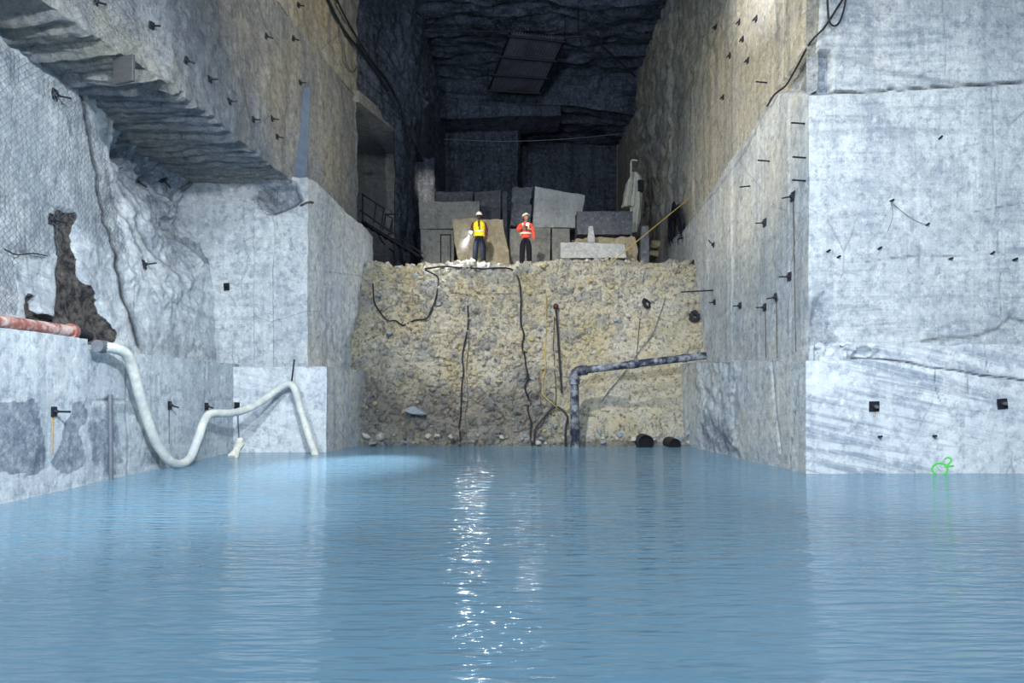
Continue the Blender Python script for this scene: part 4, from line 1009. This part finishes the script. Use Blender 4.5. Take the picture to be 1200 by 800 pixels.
# ================================================================== green paint on the right lower face (child of that wall)
wr = bpy.data.objects['wall_right_lower']
bm = bmesh.new()
def stroke(pl, w):
    l0 = [hit(x, y) for x, y in pl]; q = catmull([a+n*0.006 for a, n, _ in l0], 4)
    rows = []
    for i, p0 in enumerate(q):
        t = (q[min(i+1, len(q)-1)]-q[max(i-1, 0)]).normalized(); s_ = t.cross(Vector((0, -1, 0))).normalized()
        rows.append([bm.verts.new(p0+s_*w), bm.verts.new(p0+Vector((0, -0.006, 0))), bm.verts.new(p0-s_*w)])
    for a, b in zip(rows[:-1], rows[1:]):
        for k in range(2): bm.faces.new((a[k], a[k+1], b[k+1], b[k]))
ring_ = [(1101+9*math.cos(a), 549.5+6.8*math.sin(a)) for a in [PI*0.62+2*PI*0.88*t/14 for t in range(15)]]
stroke(ring_, 0.022)
stroke([(1106.5, 538.5), (1109, 536.2), (1113, 536.6), (1114.5, 539.5), (1112, 543), (1107.5, 546.3), (1106, 547.3)], 0.018)
stroke([(1106, 547), (1111, 546.4), (1117.5, 545.8)], 0.018)
stroke([(1097, 546), (1102, 552)], 0.008)
g_ = finish(bm, 'painted_mark', M['green_paint'], wr)
g_['label'] = 'green spray painted ring with a small 2'
# ================================================================== people
def skinned(name, V, E, R, mat, parent=None, sub=2, join=None):
    """one skin + subdivision surface from joints V, edges E, radii R; returns a mesh object (modifiers applied)"""
    me = bpy.data.meshes.new(name); me.from_pydata([tuple(v) for v in V], E, [])
    o = bpy.data.objects.new(name, me); COL.objects.link(o)
    sk = o.modifiers.new('skin', 'SKIN'); sk.use_smooth_shade = True; sk.branch_smoothing = 0.6
    ss = o.modifiers.new('sub', 'SUBSURF'); ss.levels = sub; ss.render_levels = sub
    for d, r in zip(me.skin_vertices[0].data, R): d.radius = r if isinstance(r, tuple) else (r, r)
    me.skin_vertices[0].data[0].use_root = True
    dg = bpy.context.evaluated_depsgraph_get()
    em = bpy.data.meshes.new_from_object(o.evaluated_get(dg))
    bpy.data.objects.remove(o, do_unlink=True)
    for p_ in em.polygons: p_.use_smooth = True
    em.name = name; em.materials.clear()
    return link_mesh(name, em, mat, parent)
def merge_into(o, extra):
    bm = bmesh.new(); bm.from_mesh(o.data)
    for e in extra: bm.from_mesh(e.data)
    bm.to_mesh(o.data); bm.free()
    for e in extra: bpy.data.objects.remove(e, do_unlink=True)
    for p_ in o.data.polygons: p_.use_smooth = True
def head_mesh(c, yaw, pitch):
    """head about 0.23 m high with brow, nose, mouth, chin and ears; looks along -y before turning"""
    bm = bmesh.new(); bmesh.ops.create_icosphere(bm, subdivisions=4, radius=1)
    for v in bm.verts:
        x, y, z = v.co
        w_ = 0.078*(1-0.22*max(0, -z)); d_ = 0.098; 
        p0 = Vector((x*w_, y*d_, z*0.118))
        if z < -0.1 and y < 0: p0.x *= 1-0.25*min(1, -z); p0.y -= 0.012*math.exp(-((z+0.75)/0.25)**2)*math.exp(-(x/0.4)**2)
        if y < 0:
            p0.y -= 0.026*math.exp(-(x/0.16)**2)*math.exp(-((z+0.12)/0.17)**2)          # nose
            p0.y += 0.010*(math.exp(-((abs(x)-0.38)/0.17)**2))*math.exp(-((z-0.10)/0.12)**2)  # eye sockets
            p0.y -= 0.006*math.exp(-((z-0.28)/0.1)**2)
            p0.y += 0.006*math.exp(-((z+0.48)/0.035)**2)*math.exp(-(x/0.35)**2)          # mouth line
            p0.y -= 0.005*math.exp(-((z+0.42)/0.05)**2)*math.exp(-(x/0.3)**2)+0.005*math.exp(-((z+0.55)/0.05)**2)*math.exp(-(x/0.28)**2)
        v.co = p0
    for s in (-1, 1):
        bmesh.ops.create_uvsphere(bm, u_segments=10, v_segments=6, radius=1, matrix=Matrix.Translation((s*0.078, 0.012, -0.005)) @ Matrix.Diagonal((0.012, 0.022, 0.033, 1)))
    T = Matrix.Translation(c) @ Matrix.Rotation(yaw, 4, 'Z') @ Matrix.Rotation(pitch, 4, 'X')
    bmesh.ops.transform(bm, matrix=T, verts=bm.verts)
    me = bpy.data.meshes.new('head'); bm.to_mesh(me); bm.free()
    return link_mesh('head', me, None), T
def hand_mesh(wrist, direction, palm_n, curl=0.5, side=1):
    """palm, four unequal bent fingers and a thumb leaving the side of the palm near the wrist"""
    d = direction.normalized(); nrm = (palm_n-d*palm_n.dot(d)).normalized(); s = d.cross(nrm)*side
    bm = bmesh.new()
    sweep(bm, [wrist-d*0.02, wrist+d*0.02, wrist+d*0.06, wrist+d*0.095], [0.026, 0.031, 0.036, 0.030], 8)
    for k, ln in enumerate((0.068, 0.078, 0.073, 0.058)):
        a = wrist+d*0.085+s*(0.028-0.0187*k); pts = [a]; ang = 0.25*curl
        for j in range(3):
            ang += curl*0.75; pts.append(pts[-1]+(d*math.cos(ang)+nrm*math.sin(ang))*ln*(0.45, 0.32, 0.26)[j])
        sweep(bm, pts, [0.0098, 0.0092, 0.0085, 0.007], 6)
    a = wrist+d*0.025+s*0.026
    sweep(bm, [a, a+(d*0.5+s*0.7+nrm*0.3).normalized()*0.035, a+(d*0.6+s*0.7+nrm*0.4).normalized()*0.035+(d*0.9+nrm*curl+s*0.1).normalized()*0.03, a+(d*0.6+s*0.7+nrm*0.4).normalized()*0.035+(d*0.8+nrm*(curl+0.3)).normalized()*0.055], [0.013, 0.0115, 0.0105, 0.0085], 6)
    me = bpy.data.meshes.new('hand'); bm.to_mesh(me); bm.free()
    return link_mesh('hand', me, None)
M['skin'] = plain('skin', lin(176, 130, 108), 0.55, var=0.1, bump=0.0)
M['skin_dark'] = plain('skin_dark', lin(104, 72, 62), 0.55, var=0.1, bump=0.0)
M['helmet'] = plain('white_helmet', lin(240, 238, 228), 0.35, var=0.04, bump=0.0)
M['jeans'] = plain('navy_trousers', lin(18, 22, 40), 0.9, scale=30)
M['jeans_dark'] = plain('dark_trousers', lin(16, 19, 32), 0.9, scale=30)
M['boots'] = plain('brown_boots', lin(88, 76, 66), 0.8)
M['boots_dark'] = plain('dark_boots', lin(40, 40, 48), 0.8)
M['maroon'] = plain('maroon_shirt', lin(96, 42, 52), 0.9)
M['yellow'] = plain('yellow_vest', lin(246, 226, 30), 0.7, var=0.08)
M['orange'] = plain('orange_jacket', lin(246, 86, 66), 0.7, var=0.12)
M['reflective'] = plain('reflective_tape', lin(226, 220, 190), 0.35, var=0.05)
M['lime'] = plain('lime_trim', lin(206, 220, 80), 0.6, var=0.05)
M['eye'] = plain('eye_dark', lin(20, 18, 20), 0.3, var=0.0)
M['hair'] = plain('dark_hair', lin(40, 32, 30), 0.8)
M['torch_body'] = plain('black_torch', lin(24, 24, 28), 0.4)
def emit(name, col, st):
    k = NT(name); k.b.inputs['Base Color'].default_value = (0, 0, 0, 1)
    k.b.inputs['Emission Color'].default_value = col; k.b.inputs['Emission Strength'].default_value = st; return k.m
M['torch_light'] = emit('torch_light', (0.9, 0.95, 1.0, 1), 14000.0); M['torch_light_small'] = emit('torch_light_small', (0.9, 0.95, 1.0, 1), 6000.0)

def worker(loc, label, skin, top, vest, trousers, boots, armL, armR, yaw, pitch, jacket, legs):
    root = thing('person', label, 'person', loc)
    hipz = 0.90
    (kL, aL), (kR, aR) = legs
    # ---- body: pelvis first; the arms are viewer-left (L) and viewer-right (R)
    shL, shR = Vector((-0.185, 0.01, 1.43)), Vector((0.185, 0.01, 1.43))
    V = [Vector((0, 0, 0.95)), Vector((0, 0, 1.12)), Vector((0, 0.0, 1.30)), Vector((0, 0.01, 1.44)), Vector((0, 0, 1.52)), Vector((0, -0.01, 1.60)),
         shL, armL[0], armL[1], shR, armR[0], armR[1],
         Vector((-0.09, 0, hipz)), kL, aL, aL+Vector((-0.03, -0.13, -0.06)), Vector((0.09, 0, hipz)), kR, aR, aR+Vector((0.03, -0.13, -0.06))]
    E = [(0, 1), (1, 2), (2, 3), (3, 4), (4, 5), (3, 6), (6, 7), (7, 8), (3, 9), (9, 10), (10, 11), (0, 12), (12, 13), (13, 14), (14, 15), (0, 16), (16, 17), (17, 18), (18, 19)]
    R = [(0.13, 0.10), (0.13, 0.095), (0.15, 0.10), (0.11, 0.085), 0.052, 0.050, 0.062, 0.045, 0.028, 0.062, 0.045, 0.028, 0.085, 0.058, 0.040, 0.034, 0.085, 0.058, 0.040, 0.034]
    body = skinned('body', V, E, R, M[skin], root)
    hc = Vector((0, -0.035, 1.665))
    hd, T = head_mesh(hc, yaw, pitch)
    ex = [hd]
    for a, sd in ((armL, 1), (armR, -1)): ex.append(hand_mesh(a[1], a[2], a[3], a[4], sd*a[5]))
    merge_into(body, ex)
    # eyes, hair
    for s in (-1, 1):
        bm = bmesh.new(); bmesh.ops.create_uvsphere(bm, u_segments=8, v_segments=6, radius=0.010, matrix=T @ Matrix.Translation((s*0.030, -0.086, 0.012)))
        finish(bm, 'eye', M['eye'], root, True)
    bm = bmesh.new(); bmesh.ops.create_icosphere(bm, subdivisions=3, radius=1)
    for v in list(bm.verts):
        v.co = Vector((v.co.x*0.084, v.co.y*0.102+0.008, v.co.z*0.112+0.006))
    bmesh.ops.delete(bm, geom=[v for v in bm.verts if (v.co.y < -0.02 and v.co.z < 0.05) or v.co.z < -0.06], context='VERTS')
    bmesh.ops.transform(bm, matrix=T, verts=bm.verts)
    finish(bm, 'hair', M['hair'], root, True)
    # helmet: shell, ridge, brim
    bm = bmesh.new(); bmesh.ops.create_uvsphere(bm, u_segments=28, v_segments=16, radius=1)
    bmesh.ops.delete(bm, geom=[v for v in bm.verts if v.co.z < -0.08], context='VERTS')
    for v in bm.verts: v.co = Vector((v.co.x*0.112*(1+0.04*math.exp(-(v.co.x/0.2)**2)), v.co.y*0.138, v.co.z*(0.112+0.014*math.exp(-(v.co.x/0.16)**2))+0.045))
    bmesh.ops.transform(bm, matrix=T, verts=bm.verts); bmesh.ops.solidify(bm, geom=list(bm.faces), thickness=0.006)
    hm = finish(bm, 'helmet', M['helmet'], root, True)
    bm = bmesh.new(); rows = []
    for k in range(32):
        a = 2*PI*k/32; fr = max(0, -math.sin(a))
        rows.append([bm.verts.new(T @ Vector((r*math.cos(a)*0.112, r*math.sin(a)*0.138-ex_*fr, z))) for r, ex_, z in ((0.98, 0, 0.048), (1.08, 0.045, 0.038), (1.08, 0.045, 0.030), (0.98, 0, 0.038))])
    for k in range(32):
        for j in range(4): bm.faces.new((rows[k][j], rows[(k+1) % 32][j], rows[(k+1) % 32][(j+1) % 4], rows[k][(j+1) % 4]))
    finish(bm, 'helmet_brim', M['helmet'], hm, True)
    # trousers
    Vt = [Vector((0, 0, 0.95)), Vector((0, 0, 1.06)), V[12], kL, aL+Vector((0, 0, -0.045)), V[16], kR, aR+Vector((0, 0, -0.045))]
    skinned('trousers', Vt, [(0, 1), (0, 2), (2, 3), (3, 4), (0, 5), (5, 6), (6, 7)], [(0.18, 0.14), (0.17, 0.13), 0.128, 0.105, 0.095, 0.128, 0.105, 0.095], M[trousers], root)
    for a, sx in ((aL, -1), (aR, 1)):
        skinned('boot', [a+Vector((0, 0.02, -0.015)), a+Vector((0, 0.015, 0.10)), a+Vector((0, 0.02, -0.055)), a+Vector((sx*0.02, -0.10, -0.055)), a+Vector((sx*0.035, -0.18, -0.06))], [(0, 1), (0, 2), (2, 3), (3, 4)], [0.055, 0.058, 0.045, 0.045, 0.036], M[boots], root)
    # shirt / jacket with sleeves
    t_ = 1.16 if jacket else 1.06
    Vs = [Vector((0, 0, 1.12)), Vector((0, 0, 0.93 if jacket else 0.95)), Vector((0, 0, 1.30)), Vector((0, 0.01, 1.45)), shL, armL[0], armL[1].lerp(armL[0], 0.12), shR, armR[0], armR[1].lerp(armR[0], 0.12), Vector((0, 0.0, 1.515))]
    sh = skinned('jacket' if jacket else 'shirt', Vs, [(0, 1), (0, 2), (2, 3), (3, 4), (4, 5), (5, 6), (3, 7), (7, 8), (8, 9), (3, 10)],
        [(0.155*t_, 0.125*t_), (0.155*t_, 0.125*t_), (0.17*t_, 0.125*t_), (0.12, 0.10), 0.078*t_, 0.062*t_, 0.046*t_, 0.078*t_, 0.062*t_, 0.046*t_, 0.065], M[top], root)
    # torso shell: an open-fronted vest (or the taped panel of the jacket), thick and following the chest
    if vest:
        bm = bmesh.new(); rows = []; nz = 14; na = 40
        for i in range(nz+1):
            z = 0.95+(1.50-0.95)*i/nz
            rx = np.interp(z, [0.98, 1.12, 1.30, 1.42, 1.50], [0.20, 0.195, 0.215, 0.205, 0.10]); ry = np.interp(z, [0.98, 1.12, 1.30, 1.42, 1.50], [0.165, 0.16, 0.165, 0.145, 0.085])
            rows.append([bm.verts.new((rx*math.cos(2*PI*k/na), ry*math.sin(2*PI*k/na), z)) for k in range(na)])
        for i in range(nz):
            z = 0.95+(1.50-0.95)*(i+0.5)/nz
            for k in range(na):
                a = 2*PI*(k+0.5)/na; fx = math.cos(a); front = math.sin(a) < 0
                gap = 0.02+0.30*max(0, (z-1.2)/0.3)
                if front and abs(fx) < gap: continue
                if abs(fx) > 0.93 and 1.26 < z < 1.45: continue
                bm.faces.new((rows[i][k], rows[i][(k+1) % na], rows[i+1][(k+1) % na], rows[i+1][k]))
        bmesh.ops.delete(bm, geom=[v for v in bm.verts if not v.link_faces], context='VERTS')
        bmesh.ops.solidify(bm, geom=list(bm.faces), thickness=0.012)
        vs_ = finish(bm, 'vest', M[vest], root, True, 60)
    def band(name, mat, z0, z1, rx, ry, parent, a0=0, a1=2*PI):
        bm = bmesh.new(); rows = []; na = 40
        for k in range(na+1):
            a = a0+(a1-a0)*k/na
            rows.append([bm.verts.new((r*rx*math.cos(a), r*ry*math.sin(a), z)) for r, z in ((1, z0), (1, z1), (0.95, z1), (0.95, z0))])
        for k in range(na):
            for j in range(4): bm.faces.new((rows[k][j], rows[k+1][j], rows[k+1][(j+1) % 4], rows[k][(j+1) % 4]))
        return finish(bm, name, M[mat], parent, True, 50)
    if vest: band('reflective_band', 'reflective', 1.10, 1.145, 0.208, 0.175, root)
    else:
        band('reflective_band', 'reflective', 1.07, 1.13, 0.205, 0.168, root); band('reflective_band', 'reflective', 1.22, 1.27, 0.212, 0.168, root)
        band('side_trim', 'lime', 1.02, 1.24, 0.215, 0.174, root, PI*0.95, PI*1.13)
        for sx in (-0.1, 0.1):
            bm = bmesh.new(); box(bm, (sx, -0.155, 1.35), (0.045, 0.02, 0.2)); finish(bm, 'shoulder_tape', M['reflective'], root)
    bm = bmesh.new(); box(bm, (0.02, -0.19, 1.235), (0.05, 0.03, 0.15)); box(bm, (0.035, -0.19, 1.33), (0.012, 0.012, 0.08)); bevel_all(bm, 0.004)
    rd = finish(bm, 'radio', M['torch_body'], root)
    rd['label'] = 'black radio clipped on the chest'
    return root
V3 = Vector
pA = px(561.5, 303, 24.05); pB = px(616, 303, 24.05)
def ground(p0):
    h = BV.ray_cast(V3((p0.x, p0.y, 9)), V3((0, 0, -1)))[0]; return h
gA, gB = ground(pA), ground(pB)
workerA = worker(gA, 'worker in white helmet, yellow vest and navy trousers shining a torch downwards', 'skin_dark', 'maroon', 'yellow', 'jeans', 'boots',
    (V3((-0.27, 0.02, 1.20)), V3((-0.25, -0.19, 1.12)), V3((0.0, -1, 0.0)), V3((0.3, 0, -1)), 1.0, 1),
    (V3((0.265, 0.05, 1.18)), V3((0.225, -0.04, 0.98)), V3((-0.15, -0.2, -1)), V3((-1, 0, 0)), 0.4, 1),
    -0.15, 0.15, False, ((V3((-0.135, -0.02, 0.50)), V3((-0.155, 0.02, 0.105))), (V3((0.135, -0.03, 0.50)), V3((0.155, 0.02, 0.105)))))
workerB = worker(gB, 'worker in white helmet and orange-red jacket looking up with a raised torch', 'skin', 'orange', None, 'jeans_dark', 'boots_dark',
    (V3((-0.29, -0.06, 1.20)), V3((-0.10, -0.25, 1.28)), V3((0.75, -0.5, 0.25)), V3((0, -0.2, 1)), 1.0, 1),
    (V3((0.27, 0.05, 1.16)), V3((0.30, -0.02, 0.90)), V3((0.05, -0.1, -1)), V3((-1, 0, 0)), 0.5, 1),
    0.75, -0.28, True, ((V3((-0.12, -0.02, 0.50)), V3((-0.135, 0.02, 0.105))), (V3((0.12, -0.02, 0.50)), V3((0.135, 0.02, 0.105)))))
def torch(pos, direction, label, energy, cone, size=0.034, spot_target=None, st=None):
    o = thing('flashlight', label, 'flashlight', pos)
    d = direction.normalized()
    tube('torch_body', [-d*0.10, d*0.06], 0.018, M['torch_body'], o, 12)
    tube('torch_head', [d*0.05, d*0.08, d*0.115], [0.02, 0.034, 0.038], M['torch_body'], o, 14)
    bm = bmesh.new(); bmesh.ops.create_uvsphere(bm, u_segments=16, v_segments=10, radius=size, matrix=Matrix.Translation(d*0.112) @ d.to_track_quat('Z', 'Y').to_matrix().to_4x4() @ Matrix.Diagonal((1, 1, 0.25, 1)))
    finish(bm, 'lens', M['torch_light' if energy > 1000 else 'torch_light_small'], o, True)
    l = bpy.data.lights.new('torch_beam', 'SPOT'); l.energy = energy; l.color = (0.93, 0.97, 1.0); l.spot_size = math.radians(cone); l.spot_blend = 1.0; l.shadow_soft_size = 0.02
    lo = bpy.data.objects.new('torch_beam', l); COL.objects.link(lo); lo.parent = o; lo.location = d*0.17
    lo.rotation_euler = (spot_target-(pos+d*0.17) if spot_target else d).to_track_quat('-Z', 'Y').to_euler()
    return o
tA = gA+V3((-0.25, -0.27, 1.10)); tgt = V3((-3.7, 15.7, 0))
torch(tA, tgt-tA, 'lit flashlight in the hand of the worker in the yellow vest', 14000, 24)
tB = gB+V3((0.02, -0.32, 1.32)); tgt = V3((4.5, 10.0, 9.0))
torch(tB, tgt-tB, 'lit flashlight raised by the worker in the orange jacket', 250, 40)

# dusty air lit around the left torch
bm = bmesh.new(); bmesh.ops.create_icosphere(bm, subdivisions=3, radius=1)
hz_ = bpy.data.meshes.new('dust_haze'); bm.to_mesh(hz_); bm.free()
k = NT('dust_haze'); k.t.nodes.remove(k.b)
tc = k.n('ShaderNodeTexCoord'); ln = k.n('ShaderNodeVectorMath', {0: tc.outputs['Object']}, operation='LENGTH')
dn_ = k.math('MULTIPLY', k.math('POWER', k.math('SUBTRACT', 1.0, ln.outputs['Value'], True), 1.2), 0.021)
vp = k.n('ShaderNodeVolumeScatter', {'Density': dn_, 'Anisotropy': 0.2})
k.t.links.new(vp.outputs[0], k.t.nodes['Material Output'].inputs['Volume'])
ho = link_mesh('dust_haze', hz_, k.m); ho.location = tA+V3((-0.22, -0.50, -0.50)); ho.scale = (0.36, 0.7, 0.85)
tagv(ho, 'faint dusty air glowing in the beam of the left torch', 'haze', kind='stuff')
